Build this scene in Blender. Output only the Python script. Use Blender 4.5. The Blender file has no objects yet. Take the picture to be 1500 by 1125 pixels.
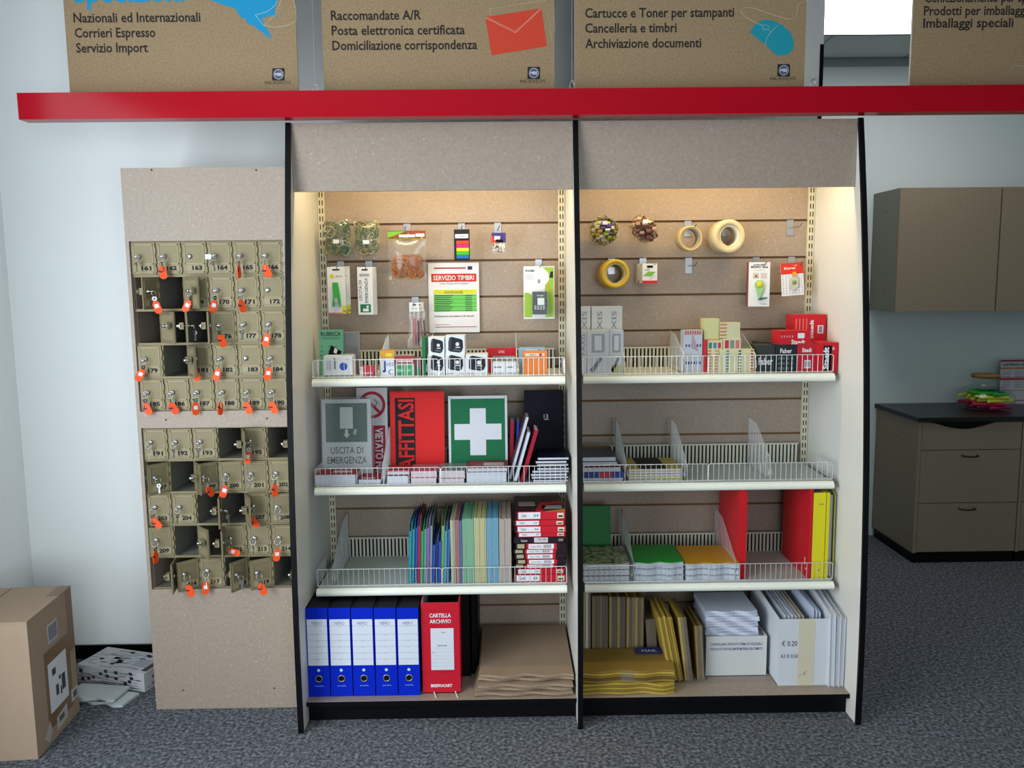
import bpy, math, random
from mathutils import Matrix, Vector
random.seed(7)
R = math.radians
# ------------------------------------------------------------------ camera
F, H, PT, RO, YW = 1213.0, 1.63, .1232, -.0105, .0099
cy_, sy_ = math.cos(YW), math.sin(YW); cp_, sp_ = math.cos(PT), math.sin(PT); cr_, sr_ = math.cos(RO), math.sin(RO)
def cvec(uu, vv, f=1):
    u = uu*cr_-vv*sr_; v = uu*sr_+vv*cr_
    y = cp_*f+v*sp_; z = -sp_*f+v*cp_
    return Vector((u*cy_+y*sy_, -u*sy_+y*cy_, z))
cam = bpy.data.cameras.new('camera'); cam.sensor_width = 36; cam.lens = F/1500*36; cam.clip_start = .05
camo = bpy.data.objects.new('camera', cam); bpy.context.scene.collection.objects.link(camo)
rt, up, fw = cvec(1, 0, 0), cvec(0, 1, 0), cvec(0, 0, 1)
camo.matrix_world = Matrix(((rt.x, up.x, -fw.x, 0), (rt.y, up.y, -fw.y, 0), (rt.z, up.z, -fw.z, H), (0, 0, 0, 1)))
sc = bpy.context.scene; sc.camera = camo
# ------------------------------------------------------------------ light
sc.view_settings.view_transform = 'Standard'; sc.view_settings.look = 'None'
sc.view_settings.gamma = 1; sc.view_settings.use_curve_mapping = False
sc.view_settings.exposure = 0.0
w = bpy.data.worlds.new('daylight'); sc.world = w; w.use_nodes = True
w.node_tree.nodes['Background'].inputs[0].default_value = (.72, .87, 1, 1)
w.node_tree.nodes['Background'].inputs[1].default_value = .25
def area(name, loc, rot, sx, sy, power, col):
    l = bpy.data.lights.new(name, 'AREA'); l.shape = 'RECTANGLE'; l.size = sx; l.size_y = sy; l.energy = power; l.color = col
    o = bpy.data.objects.new(name, l); sc.collection.objects.link(o); o.location = loc; o.rotation_euler = rot; return o
area('left_window_light', (-2.04, .55, 1.45), (R(90), 0, R(-90)), 2.9, 2.3, 165, (.86, .94, 1))
area('shop_window_light', (.6, -2.3, 1.5), (R(90), 0, R(33)), 2.4, 2.0, 44, (.88, .95, 1)).data.spread = R(115)
area('canopy_lamp_light', (-.245, 3.105, 2.14), (R(2), 0, 0), .85, .05, 6.4, (1, .78, .43))
area('canopy_lamp_light', (.777, 3.105, 2.14), (R(2), 0, 0), .85, .05, 6.4, (1, .78, .43))
# ------------------------------------------------------------------ pixel helpers (points on real depth planes)
def ray(px, py): return cvec((px-750)/F, -(py-562.5)/F)
def P(px, py, Y):
    d = ray(px, py); t = Y/d.y; return d.x*t, H+d.z*t
def proj(x, y, z):
    z -= H; X = x*cy_-y*sy_; Y = x*sy_+y*cy_
    d = Y*cp_-z*sp_; v = (Y*sp_+z*cp_)/d; u = X/d
    return 750+F*(u*cr_+v*sr_), 562.5-F*(-u*sr_+v*cr_)
def XA(px, Y, z):
    x = (px-750)/F*Y
    for _ in range(4): x = P(px, proj(x, Y, z)[1], Y)[0]
    return x
def ZA(py, x, Y):
    z = 1.
    for _ in range(4): z = P(proj(x, Y, z)[0], py, Y)[1]
    return z
def S(p0, p1, ptop, Y, zb):          # standing thing: centre x, width, height
    a, b = XA(p0, Y, zb), XA(p1, Y, zb); return (a+b)/2, b-a, ZA(ptop, (a+b)/2, Y)-zb
def HG(p0, p1, q0, q1, Y):           # hanging thing: centre x, top z, width, height
    xm, zt = P((p0+p1)/2, q0, Y); _, zb = P((p0+p1)/2, q1, Y); zm = (zt+zb)/2
    a, b = XA(p0, Y, zm), XA(p1, Y, zm); return (a+b)/2, zt, b-a, zt-zb
# ------------------------------------------------------------------ materials
def lin(c):
    c = c.lstrip('#'); o = []
    for i in (0, 2, 4):
        v = int(c[i:i+2], 16)/255; o.append(v/12.92 if v <= .04045 else ((v+.055)/1.055)**2.4)
    return (*o, 1)
MC = {}
ALB = {'#eff2f2': 1, '#d2dcdb': 1, '#c5cecd': 1, '#7d7358': .95, '#8f8466': .95, '#948a6c': 1, '#e9ebe0': .9}   # share of the picked colour that the bare material reflects
def M(col, rough=.55, metal=0, spec=.2, noise=0, nscale=60, alpha=None, emit=0, coat=0):
    k = (col, rough, metal, spec, noise, nscale, alpha, emit, coat)
    if k in MC: return MC[k]
    m = bpy.data.materials.new('mat_'+col.strip('#')+'_%d' % len(MC)); m.use_nodes = True; nt = m.node_tree; b = nt.nodes['Principled BSDF']
    al = 1 if emit else ALB.get(col, .76); cl = tuple(v*al for v in lin(col)[:3])+(1,)
    b.inputs['Base Color'].default_value = cl; b.inputs['Roughness'].default_value = rough
    b.inputs['Metallic'].default_value = metal; b.inputs['Specular IOR Level'].default_value = spec
    b.inputs['Coat Weight'].default_value = coat; b.inputs['Coat Roughness'].default_value = .08
    if emit: b.inputs['Emission Color'].default_value = lin(col); b.inputs['Emission Strength'].default_value = emit
    if noise:
        tc = nt.nodes.new('ShaderNodeTexCoord'); n = nt.nodes.new('ShaderNodeTexNoise'); n.inputs['Scale'].default_value = nscale; n.inputs['Detail'].default_value = 5
        mx = nt.nodes.new('ShaderNodeMix'); mx.data_type = 'RGBA'; c = cl
        mx.inputs[6].default_value = tuple(max(0, v*(1-noise)) for v in c[:3])+(1,); mx.inputs[7].default_value = tuple(min(1, v*(1+noise)) for v in c[:3])+(1,)
        nt.links.new(tc.outputs['Object'], n.inputs['Vector']); nt.links.new(n.outputs['Fac'], mx.inputs[0]); nt.links.new(mx.outputs[2], b.inputs['Base Color'])
    MC[k] = m; return m
def clear(name, tint='#ffffff', refl=.12, haze=0.0, rough=.12):
    """thin clear plastic or glass: lets light through, reflects a little, may be slightly milky"""
    m = bpy.data.materials.new(name); m.use_nodes = True; nt = m.node_tree; nt.nodes.clear()
    out = nt.nodes.new('ShaderNodeOutputMaterial'); tr = nt.nodes.new('ShaderNodeBsdfTransparent'); tr.inputs[0].default_value = lin(tint)
    gl = nt.nodes.new('ShaderNodeBsdfGlossy'); gl.inputs['Roughness'].default_value = rough
    lw = nt.nodes.new('ShaderNodeLayerWeight'); lw.inputs[0].default_value = .25
    ma = nt.nodes.new('ShaderNodeMath'); ma.operation = 'MULTIPLY_ADD'; ma.inputs[1].default_value = .25; ma.inputs[2].default_value = refl*.12
    mx = nt.nodes.new('ShaderNodeMixShader'); nt.links.new(lw.outputs['Facing'], ma.inputs[0]); nt.links.new(ma.outputs[0], mx.inputs[0])
    nt.links.new(tr.outputs[0], mx.inputs[1]); nt.links.new(gl.outputs[0], mx.inputs[2]); last = mx
    if haze:
        df = nt.nodes.new('ShaderNodeBsdfDiffuse'); df.inputs[0].default_value = (.85, .87, .88, 1)
        m2 = nt.nodes.new('ShaderNodeMixShader'); m2.inputs[0].default_value = haze
        nt.links.new(mx.outputs[0], m2.inputs[1]); nt.links.new(df.outputs[0], m2.inputs[2]); last = m2
    nt.links.new(last.outputs[0], out.inputs[0]); return m
def speckle(name, base, fleck, dark, scale=1.0, rough=.5, amount=.5, bump=0):
    """board with short pale fibres and fine darker mottling"""
    m = bpy.data.materials.new(name); m.use_nodes = True; nt = m.node_tree; b = nt.nodes['Principled BSDF']; b.inputs['Roughness'].default_value = rough
    N = nt.nodes.new; L = nt.links.new
    tc = N('ShaderNodeTexCoord'); n1 = N('ShaderNodeTexNoise'); n1.inputs['Scale'].default_value = 55*scale; n1.inputs['Detail'].default_value = 6
    L(tc.outputs['Object'], n1.inputs['Vector'])
    mx = N('ShaderNodeMix'); mx.data_type = 'RGBA'; mx.inputs[6].default_value = lin(dark); mx.inputs[7].default_value = lin(base)
    r1 = N('ShaderNodeValToRGB'); r1.color_ramp.elements[0].position = .38; r1.color_ramp.elements[1].position = .56
    L(n1.outputs['Fac'], r1.inputs[0]); L(r1.outputs[0], mx.inputs[0])
    # fibres: thin iso-lines of a noise field, masked to short pieces
    n2 = N('ShaderNodeTexNoise'); n2.inputs['Scale'].default_value = 38*scale; n2.inputs['Detail'].default_value = 1
    n3 = N('ShaderNodeTexNoise'); n3.inputs['Scale'].default_value = 62*scale; n3.inputs['Detail'].default_value = 0
    L(tc.outputs['Object'], n2.inputs['Vector']); L(tc.outputs['Object'], n3.inputs['Vector'])
    a = N('ShaderNodeMath'); a.operation = 'SUBTRACT'; a.inputs[1].default_value = .5; L(n2.outputs['Fac'], a.inputs[0])
    ab = N('ShaderNodeMath'); ab.operation = 'ABSOLUTE'; L(a.outputs[0], ab.inputs[0])
    lt = N('ShaderNodeMath'); lt.operation = 'LESS_THAN'; lt.inputs[1].default_value = .012; L(ab.outputs[0], lt.inputs[0])
    gt = N('ShaderNodeMath'); gt.operation = 'GREATER_THAN'; gt.inputs[1].default_value = .57; L(n3.outputs['Fac'], gt.inputs[0])
    mu = N('ShaderNodeMath'); mu.operation = 'MULTIPLY'; L(lt.outputs[0], mu.inputs[0]); L(gt.outputs[0], mu.inputs[1])
    m3 = N('ShaderNodeMath'); m3.operation = 'MULTIPLY'; m3.inputs[1].default_value = amount; L(mu.outputs[0], m3.inputs[0])
    m2 = N('ShaderNodeMix'); m2.data_type = 'RGBA'; m2.inputs[7].default_value = lin(fleck)
    L(m3.outputs[0], m2.inputs[0]); L(mx.outputs[2], m2.inputs[6]); L(m2.outputs[2], b.inputs['Base Color'])
    return m
def carpet():
    m = bpy.data.materials.new('carpet'); m.use_nodes = True; nt = m.node_tree; b = nt.nodes['Principled BSDF']; b.inputs['Roughness'].default_value = 1; b.inputs['Specular IOR Level'].default_value = .1
    N = nt.nodes.new; L = nt.links.new; tc = N('ShaderNodeTexCoord')
    n1 = N('ShaderNodeTexNoise'); n1.inputs['Scale'].default_value = 75; n1.inputs['Detail'].default_value = 3; n1.inputs['Roughness'].default_value = .7
    L(tc.outputs['Object'], n1.inputs['Vector'])
    r = N('ShaderNodeValToRGB'); e = r.color_ramp.elements; e[0].position = .36; e[0].color = lin('#3c3f45'); e[1].position = .66; e[1].color = lin('#92949a')
    k = r.color_ramp.elements.new(.5); k.color = lin('#62656b'); L(n1.outputs['Fac'], r.inputs[0])
    n2 = N('ShaderNodeTexNoise'); n2.inputs['Scale'].default_value = 35; n2.inputs['Detail'].default_value = 2; L(tc.outputs['Object'], n2.inputs['Vector'])
    mx = N('ShaderNodeMix'); mx.data_type = 'RGBA'; mx.blend_type = 'MULTIPLY'; mx.inputs[0].default_value = .45
    L(r.outputs[0], mx.inputs[6]); L(n2.outputs['Fac'], mx.inputs[7]); L(mx.outputs[2], b.inputs['Base Color'])
    bp = N('ShaderNodeBump'); bp.inputs['Strength'].default_value = .5; bp.inputs['Distance'].default_value = .004; L(n1.outputs['Fac'], bp.inputs['Height']); L(bp.outputs[0], b.inputs['Normal'])
    return m
LAM = speckle('laminate', '#958678', '#bfb2a4', '#8e7f71', 1.6, .45, .4)
LAMC = speckle('cabinet_laminate', '#8a7c66', '#9c907b', '#7e715c', 2.2, .5, .4)
KRAFT = speckle('kraft_board', '#8a7456', '#ad9c7c', '#80694c', 2.6, .8, .35)
CARPET = carpet()
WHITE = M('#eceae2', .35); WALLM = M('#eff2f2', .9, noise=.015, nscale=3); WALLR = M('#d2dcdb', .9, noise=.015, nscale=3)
BLACK = M('#0c0c10', .45, spec=.12); INK = M('#26242a', .7); NAVY = M('#12162c', .45, spec=.12)
CREAM = M('#ded8bd', .45); GROOVE = M('#80603f', .7); SLOT = M('#15130f', .8)
SHELFW = M('#e9ebe0', .3); WIRE = M('#f2f4f4', .3, .55); CHROME = M('#c4c4c4', .3, 1); STEEL = M('#b9bcc0', .35, .8)
BRASS = M('#7d7358', .45, .2, noise=.05, nscale=40); BRASSIN = M('#8d8c82', .6, .1); BRASSB = M('#8f8466', .42, .2)
PAPER = M('#eef0f4', .75); PAGES = M('#dfe3ee', .8); CARD = M('#b3977a', .8, noise=.06, nscale=14); KPAP = M('#b29a83', .8, noise=.04, nscale=9)
RED = M('#cf1626', .4); REDG = M('#b00a1e', .14, spec=.1); BLUE = M('#0c2ac4', .5, spec=.05); ORANGE = M('#ff5a22', .4); GREEN = M('#0e7a52', .45)
FILM = clear('clear_film', '#fbfcfc', .25, .035, .15); GLASS = clear('clear_glass', '#f4f8f6', .3, 0, .03); BLISTER = clear('blister', '#fafcfa', .12, 0, .1)
# ------------------------------------------------------------------ mesh builder
TC = {}
def text_geo(s, bold=0.0):
    if (s, bold) in TC: return TC[(s, bold)]
    c = bpy.data.curves.new('t', 'FONT'); c.body = s; c.size = 1; c.resolution_u = 2; c.offset = bold
    o = bpy.data.objects.new('t', c); sc.collection.objects.link(o)
    dg = bpy.context.evaluated_depsgraph_get(); e = o.evaluated_get(dg); me = e.to_mesh()
    vs = [(v.co.x/.7, v.co.y/.7) for v in me.vertices]; fs = [list(p.vertices) for p in me.polygons]
    e.to_mesh_clear(); bpy.data.objects.remove(o); bpy.data.curves.remove(c)
    TC[(s, bold)] = (vs, fs); return vs, fs
class B:
    def __init__(s): s.v = []; s.f = []; s.m = []; s.s = []; s.mats = []
    def mi(s, mat):
        if mat not in s.mats: s.mats.append(mat)
        return s.mats.index(mat)
    def add(s, vs, fs, mat, T=None, smooth=False):
        o = len(s.v); i = s.mi(mat)
        s.v += [tuple(T @ Vector(p)) if T else tuple(p) for p in vs]
        for f in fs: s.f.append([o+k for k in f]); s.m.append(i); s.s.append(smooth)
    def box(s, x0, x1, y0, y1, z0, z1, mat, T=None, **fm):
        vs = [(x0, y0, z0), (x1, y0, z0), (x1, y1, z0), (x0, y1, z0), (x0, y0, z1), (x1, y0, z1), (x1, y1, z1), (x0, y1, z1)]
        return s.hexa(vs, mat, T, **fm)
    def hexa(s, vs, mat, T=None, **fm):
        for k, f in (('u', (3, 2, 1, 0)), ('t', (4, 5, 6, 7)), ('f', (0, 1, 5, 4)), ('r', (1, 2, 6, 5)), ('b', (2, 3, 7, 6)), ('l', (3, 0, 4, 7))):
            s.add([vs[i] for i in f], [(0, 1, 2, 3)], fm.get(k, mat), T)
        return s
    def cbox(s, cx, cy, z0, w, d, h, mat, T=None, **fm): return s.box(cx-w/2, cx+w/2, cy, cy+d, z0, z0+h, mat, T, **fm)
    def prism(s, pts, a, b, mat, axis='y', T=None, side=None):
        n = len(pts)
        f = {'y': lambda p, t: (p[0], t, p[1]), 'x': lambda p, t: (t, p[0], p[1]), 'z': lambda p, t: (p[0], p[1], t)}[axis]
        A = [f(p, a) for p in pts]; C = [f(p, b) for p in pts]
        s.add(A, [list(range(n))], mat, T); s.add(C, [list(range(n))[::-1]], mat, T)
        s.add(A+C, [(i, i+n, (i+1) % n+n, (i+1) % n) for i in range(n)], side or mat, T)
        return s
    def poly(s, pts, mat, T=None): s.add(pts, [list(range(len(pts)))], mat, T); return s
    def rect(s, x0, x1, z0, z1, y, mat, T=None): return s.poly([(x0, y, z0), (x1, y, z0), (x1, y, z1), (x0, y, z1)], mat, T)
    def tube(s, pts, r, mat, n=6, closed=False, T=None):
        pts = [Vector(p) for p in pts]; N = len(pts); vs = []; pu = None
        for i, p in enumerate(pts):
            if closed: d = pts[(i+1) % N]-pts[i-1]
            else: d = pts[min(i+1, N-1)]-pts[max(i-1, 0)]
            d = d.normalized() if d.length > 1e-9 else Vector((0, 0, 1))
            if pu is None: pu = Vector((0, 0, 1)) if abs(d.z) < .9 else Vector((1, 0, 0))
            a = d.cross(pu)
            if a.length < 1e-6: a = d.orthogonal()
            a.normalize(); u = a.cross(d); pu = u
            rr = r[i] if isinstance(r, (list, tuple)) else r
            vs += [tuple(p+a*math.cos(2*math.pi*k/n)*rr+u*math.sin(2*math.pi*k/n)*rr) for k in range(n)]
        fs = []
        for i in range(N if closed else N-1):
            j = (i+1) % N
            fs += [(i*n+k, i*n+(k+1) % n, j*n+(k+1) % n, j*n+k) for k in range(n)]
        s.add(vs, fs, mat, T, True)
        if not closed: s.add(vs[:n], [list(range(n))[::-1]], mat, T); s.add(vs[-n:], [list(range(n))], mat, T)
        return s
    def lathe(s, prof, mat, c=(0, 0, 0), axis='z', n=28, T=None, smooth=True, closed=False):
        vs = []; k = len(prof)
        for i in range(n):
            a = 2*math.pi*i/n; ca, sa = math.cos(a), math.sin(a)
            for r, h in prof:
                p = {'z': (r*ca, r*sa, h), 'y': (r*ca, h, r*sa), 'x': (h, r*ca, r*sa)}[axis]
                vs.append((p[0]+c[0], p[1]+c[1], p[2]+c[2]))
        fs = []
        for i in range(n):
            j = (i+1) % n
            for q in range(k if closed else k-1):
                q2 = (q+1) % k; fs.append((i*k+q, j*k+q, j*k+q2, i*k+q2))
        s.add(vs, fs, mat, T, smooth); return s
    def disc(s, cx, cz, r, y, mat, n=24, T=None): return s.poly([(cx+r*math.cos(2*math.pi*i/n), y, cz+r*math.sin(2*math.pi*i/n)) for i in range(n)], mat, T)
    def text(s, t, x, z, h, y, mat, w=None, align='l', bold=0.0, T=None):
        vs, fs = text_geo(t, bold)
        if not vs: return s
        a = min(v[0] for v in vs); b = max(v[0] for v in vs); k = h if w is None else w/(b-a); W = (b-a)*k
        o = {'l': 0, 'c': -W/2, 'r': -W}[align]
        s.add([(x+o+(v[0]-a)*k, y, z+v[1]*h) for v in vs], fs, mat, T); return s
    def build(s, name, parent=None, bevel=0, label=None, seg=1):
        me = bpy.data.meshes.new(name); me.from_pydata(s.v, [], s.f); me.update()
        for m in s.mats: me.materials.append(m)
        me.polygons.foreach_set('material_index', s.m); me.polygons.foreach_set('use_smooth', s.s); me.update()
        o = bpy.data.objects.new(name, me); sc.collection.objects.link(o)
        if parent: o.parent = parent
        if label: o['label'] = label
        if bevel:
            b = o.modifiers.new('bevel', 'BEVEL'); b.width = bevel; b.segments = seg; b.limit_method = 'ANGLE'; b.angle_limit = R(50)
        return o
def weld(o):
    import bmesh
    bm = bmesh.new(); bm.from_mesh(o.data); bmesh.ops.remove_doubles(bm, verts=bm.verts, dist=1e-5); bmesh.ops.recalc_face_normals(bm, faces=bm.faces); bm.to_mesh(o.data); bm.free(); return o
def tag(o, label, cat, group=None, kind=None):
    o['label'] = label; o['category'] = cat
    if group: o['group'] = group
    if kind: o['kind'] = kind
    return o
def thing(name, label, cat, loc=(0, 0, 0), rot=(0, 0, 0), group=None):
    o = bpy.data.objects.new(name, None); o.empty_display_size = .02; sc.collection.objects.link(o)
    o.location = loc; o.rotation_euler = rot; return tag(o, label, cat, group)
def solo(b, name, label, cat, loc=(0, 0, 0), rot=(0, 0, 0), group=None, bevel=0):
    o = b.build(name, None, bevel); o.location = loc; o.rotation_euler = rot; return tag(o, label, cat, group)
def struct(b, name, bevel=0):
    o = b.build(name, None, bevel); o['kind'] = 'structure'; o['label'] = name.replace('_', ' '); return o
def dup(o, label, loc=None, rot=None):
    r = o.copy(); sc.collection.objects.link(r)
    for ch in o.children:
        c = ch.copy(); sc.collection.objects.link(c); c.parent = r
        for g in ch.children:
            d = g.copy(); sc.collection.objects.link(d); d.parent = c
    r['label'] = label
    if loc: r.location = loc
    if rot: r.rotation_euler = rot
    return r
def TR(x=0, y=0, z=0, rx=0, ry=0, rz=0):
    return Matrix.Translation((x, y, z)) @ Matrix.Rotation(rz, 4, 'Z') @ Matrix.Rotation(ry, 4, 'Y') @ Matrix.Rotation(rx, 4, 'X')
# ------------------------------------------------------------------ setting
CZ = 2.925; WY = 3.50; LX = -2.06
b = B(); b.box(LX-.1, 5.1, -2.6, 5.2, -.06, 0, CARPET); o = struct(b, 'floor')
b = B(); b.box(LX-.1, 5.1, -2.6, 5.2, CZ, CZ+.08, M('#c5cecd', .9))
for i in range(9): b.box(LX, 5, 4.62-.6*i, 4.63-.6*i, CZ-.003, CZ, M('#aab3b2', .8))
for i in range(12): b.box(LX+.25+.6*i, LX+.26+.6*i, -2.5, 5.1, CZ-.003, CZ, M('#aab3b2', .8))
struct(b, 'ceiling')
b = B(); b.box(LX-.1, LX, -2.6, -.95, 0, CZ, WALLM); b.box(LX-.1, LX, 2.05, WY+.1, 0, CZ, WALLM); b.box(LX-.1, LX, -.95, 2.05, 0, .25, WALLM); b.box(LX-.1, LX, -.95, 2.05, 2.65, CZ, WALLM); struct(b, 'wall_left')
b = B(); b.box(LX, 1.303, WY, WY+.1, 0, CZ, WALLM); struct(b, 'wall_partition')
b = B(); b.box(1.303, 1.318, WY-.004, WY+.104, 0, 2.574, BLACK); struct(b, 'trim_1')
b = B(); b.box(1.303, 1.318, WY, WY+.1, 2.574, CZ, WALLM); struct(b, 'trim_2')
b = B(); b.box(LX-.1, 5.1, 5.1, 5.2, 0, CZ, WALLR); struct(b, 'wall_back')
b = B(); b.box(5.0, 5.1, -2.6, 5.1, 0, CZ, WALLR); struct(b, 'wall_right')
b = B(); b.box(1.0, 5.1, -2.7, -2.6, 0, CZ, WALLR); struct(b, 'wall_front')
b = B(); b.box(1.32, 5, 5.085, 5.1, CZ-.047, CZ-.004, M('#a9b4b3', .7)); struct(b, 'trim_3')
b = B(); b.box(LX, 1.303, WY-.012, WY, 0, .062, BLACK); struct(b, 'baseboard_partition', .002)
b = B(); b.box(LX, LX+.012, -2.5, WY-.012, 0, .062, BLACK); struct(b, 'baseboard_left', .002)
# ceiling light in the room beyond
t = thing('ceiling_light', 'bright white square light panel in the ceiling beyond the partition', 'ceiling light', (2.05, 4.05, CZ))
B().box(-.6, .6, -.5, .5, -.018, 0, M('#e6e8e6', .5)).build('frame', t)
B().box(-.58, .58, -.48, .485, -.022, -.018, M('#ffffff', .5, emit=4.2)).build('diffuser', t)
# ------------------------------------------------------------------ display unit
PX = (-.756, .266, 1.288); PT2 = .008; ZT = 2.198; BACK = 3.44
def FY(z): return 2.8508-.0265*z+.0509*z*z
unit = thing('shelving_unit', 'beige two-bay display shelving unit with black-edged white side panels', 'shelving unit', (PX[1], 2.85, 0))
def U(b, name, bevel=0, label=None, parent=None):
    T = Matrix.Translation((-PX[1], -2.85, 0)); b.v = [tuple(T @ Vector(p)) for p in b.v]; return b.build(name, parent or unit, bevel, label)
zz = [ZT*i/16 for i in range(17)]
for i, x in enumerate(PX):
    b = B(); b.prism([(FY(z)+.012, z) for z in zz]+[(BACK+.03, ZT), (BACK+.03, 0)], x-PT2, x+PT2, WHITE, 'x')
    p = U(b, 'side_panel')
    if i == 2:
        c = B(); c.box(x+PT2-.001, x+PT2+.004, 2.955, 2.968, .86, .91, STEEL); U(c, 'catch_plate', 0, 'small steel plate', p)
    b = B(); b.prism([(FY(z), z) for z in zz]+[(FY(z)+.012, z) for z in zz[::-1]], x-PT2-.0012, x+PT2+.0012, BLACK, 'x')
    e = U(b, 'edge_strip', 0, 'black edge strip', p)
GZ = [1.867, 1.7175, 1.569, 1.422, 1.275, 1.129, .981, .832, .678, .53, .385, .242]
for k in (0, 1):
    xa, xb = PX[k]+PT2+.001, PX[k+1]-PT2-.001
    b = B(); b.box(xa, xb, BACK+.008, BACK+.02, .08, 2.18, GROOVE)
    zs = [2.18]+GZ+[.08]
    for i in range(len(zs)-1):
        top = zs[i]-(.0045 if i else 0); bot = zs[i+1]+(.0045 if i < len(zs)-2 else 0)
        b.box(xa, xb, BACK, BACK+.008, bot, top, LAM)
    U(b, 'slat_wall')
    b = B(); b.box(xa, xb, 3.046, 3.062, 1.958, ZT-.002, LAM); U(b, 'fascia')
    b = B(); b.box(xa, xb, 3.064, BACK+.02, 2.182, 2.194, WHITE); U(b, 'canopy_top')
    b = B(); b.tube([(xa+.06, 3.085, 2.13), (xb-.06, 3.085, 2.13)], .009, M('#fff0c8', .4, emit=3), 10); U(b, 'lamp_tube')
    for xs in (xa+.014, xb-.014):
        b = B(); b.box(xs-.0135, xs+.0135, BACK-.012, BACK, .1, 2.18, CREAM)
        z = .12
        while z < 2.16:
            for dx in (-.0055, .0055): b.rect(xs+dx-.002, xs+dx+.002, z, z+.02, BACK-.0124, SLOT)
            z += .032
        U(b, 'slotted_upright')
    b = B(); b.box(xa, xb, 2.914, BACK-.001, .07, .087, BLACK, t=LAM); U(b, 'base_shelf')
    b = B(); b.box(xa, xb, 2.945, 2.965, .0, .07, BLACK); U(b, 'plinth')
# ------------------------------------------------------------------ shelves, wire fences, dividers
TIER = {2: (3.10, 1.272), 3: (3.07, .861), 4: (3.035, .476)}
nmT = {2: 'top', 3: 'middle', 4: 'lower'}; nmB = ('left', 'right')
def rail(b, w, s_end):
    """front wire fence running from x=0 to x=w; s_end -1/0/1 = side on which it turns back"""
    h = .070; r = .0014
    b.tube([(.0, 0, .006), (.0, 0, h-.008), (.003, 0, h-.002), (.009, 0, h), (w-.009, 0, h), (w-.003, 0, h-.002), (w, 0, h-.008), (w, 0, .006)], r*1.2, WIRE)
    b.tube([(0, 0, .006), (w, 0, .006)], r*1.2, WIRE); b.tube([(0, .004, .0012), (w, .004, .0012)], r, WIRE)
    n = round(w/.0195)
    for i in range(1, n): b.tube([(w*i/n, -.001, .002), (w*i/n, -.001, h)], r*.8, WIRE, 5)
    if s_end:
        x = 0 if s_end < 0 else w
        b.tube([(x, 0, h-.004), (x, .16, h-.004)], r, WIRE); b.tube([(x, 0, .006), (x, .16, .006)], r, WIRE)
        for i in range(1, 9): b.tube([(x, .02*i, .003), (x, .02*i, h-.004)], r*.8, WIRE, 5)
for k in (0, 1):
    for tr in (2, 3, 4):
        ly, z = TIER[tr]; xa, xb = PX[k]+.034, PX[k+1]-.034; wd = xb-xa
        t = thing('shelf', f'cream metal {nmT[tr]} shelf of the {nmB[k]} bay, with rounded front lip', 'shelf', ((xa+xb)/2, ly, z), group='metal shelves of the display unit')
        b = B(); b.box(-wd/2+.004, wd/2-.004, .012, BACK-.014-ly, -.02, 0, M('#d3d6cb', .4)); b.build('deck', t)
        b = B(); n = 10
        pts = [(.014, 0), (.006, 0)]+[(.008-.012*math.sin(math.pi*i/n), -.004-.026*(1-math.cos(math.pi*i/n))/2) for i in range(n+1)]+[(.014, -.03)]
        b.prism(pts, -wd/2, wd/2, SHELFW, 'x'); b.build('front_lip', t, .001)
        b = B(); d = BACK-.03-ly; b.box(-wd/2+.02, wd/2-.02, d+.005, d+.008, 0, .082, SLOT)
        n = round((wd-.04)/.0155)
        for i in range(n):
            x = -wd/2+.02+(i+.5)*(wd-.04)/n; b.box(x-.0042, x+.0042, d, d+.006, 0, .08, M('#d9d8c6', .45))
        b.box(-wd/2+.02, wd/2-.02, d-.001, d+.006, .078, .084, M('#d9d8c6', .45)); b.build('slotted_riser', t)
        for j in (0, 1):
            b = B(); rail(b, wd/2-.001, (-1, 1)[j])
            solo(b, 'wire_fence', f'chrome wire fence along the {("left", "right")[j]} half of the {nmT[tr]} shelf, {nmB[k]} bay', 'wire fence', (xa+(0, wd/2+.001)[j], ly+.022, z+.0002), group='wire fences on the shelf fronts')
def divider(px_front, tr, k, what, h=.2, tilt=0):
    ly, z = TIER[tr]; y0 = ly+.03; x = XA(px_front, y0, z+.05); d = BACK-.04-y0
    b = B(); r = .0012
    b.tube([(0, 0, .003), (0, 0, .075), (0, d*.62, h-.012), (0, d, h), (0, d, .003)], r*1.3, WIRE, 6, True)
    n = int(d/.012)
    for i in range(1, n):
        y = d*i/n; top = .075+(h-.012-.075)*min(1, y/(d*.62)) if y < d*.62 else h-.012+.012*(y-d*.62)/(d*.38)
        b.tube([(0, y, .003), (0, y, top)], r*.75, WIRE, 4)
    b.tube([(-.006, .002, .02), (-.004, -.002, .05), (.004, -.002, .05), (.006, .002, .02)], r, WIRE, 5)
    solo(b, 'wire_divider', what, 'wire divider', (x, y0, z+.0004), (0, 0, tilt), group='sloped wire dividers on the shelves')
divider(557, 2, 0, 'wire divider left of the orange and white carton, top shelf', .15)
divider(627, 2, 0, 'wire divider left of the stamp cartons, top shelf', .15)
divider(757, 2, 0, 'wire divider right of the red folder, top shelf', .15)
divider(914, 2, 1, 'wire divider right of the white calendar cartons, top shelf', .15)
divider(1002, 2, 1, 'wire divider left of the sticky note packs, top shelf', .15)
divider(1106, 2, 1, 'wire divider between the sticky notes and the black cartons, top shelf', .15)
divider(561, 3, 0, 'wire divider standing between the no smoking sign and the red rental sign', .2)
divider(917, 3, 1, 'wire divider beside the dark magazine stack, middle shelf', .2)
divider(1005, 3, 1, 'wire divider right of the yellow and black books, middle shelf', .2)
divider(1129, 3, 1, 'wire divider on the empty right end of the middle shelf', .2)
divider(488, 4, 0, 'wire divider at the empty left end of the lower shelf', .2)
divider(928, 4, 1, 'wire divider between the flowery notebooks and the green notebooks', .2)
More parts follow.
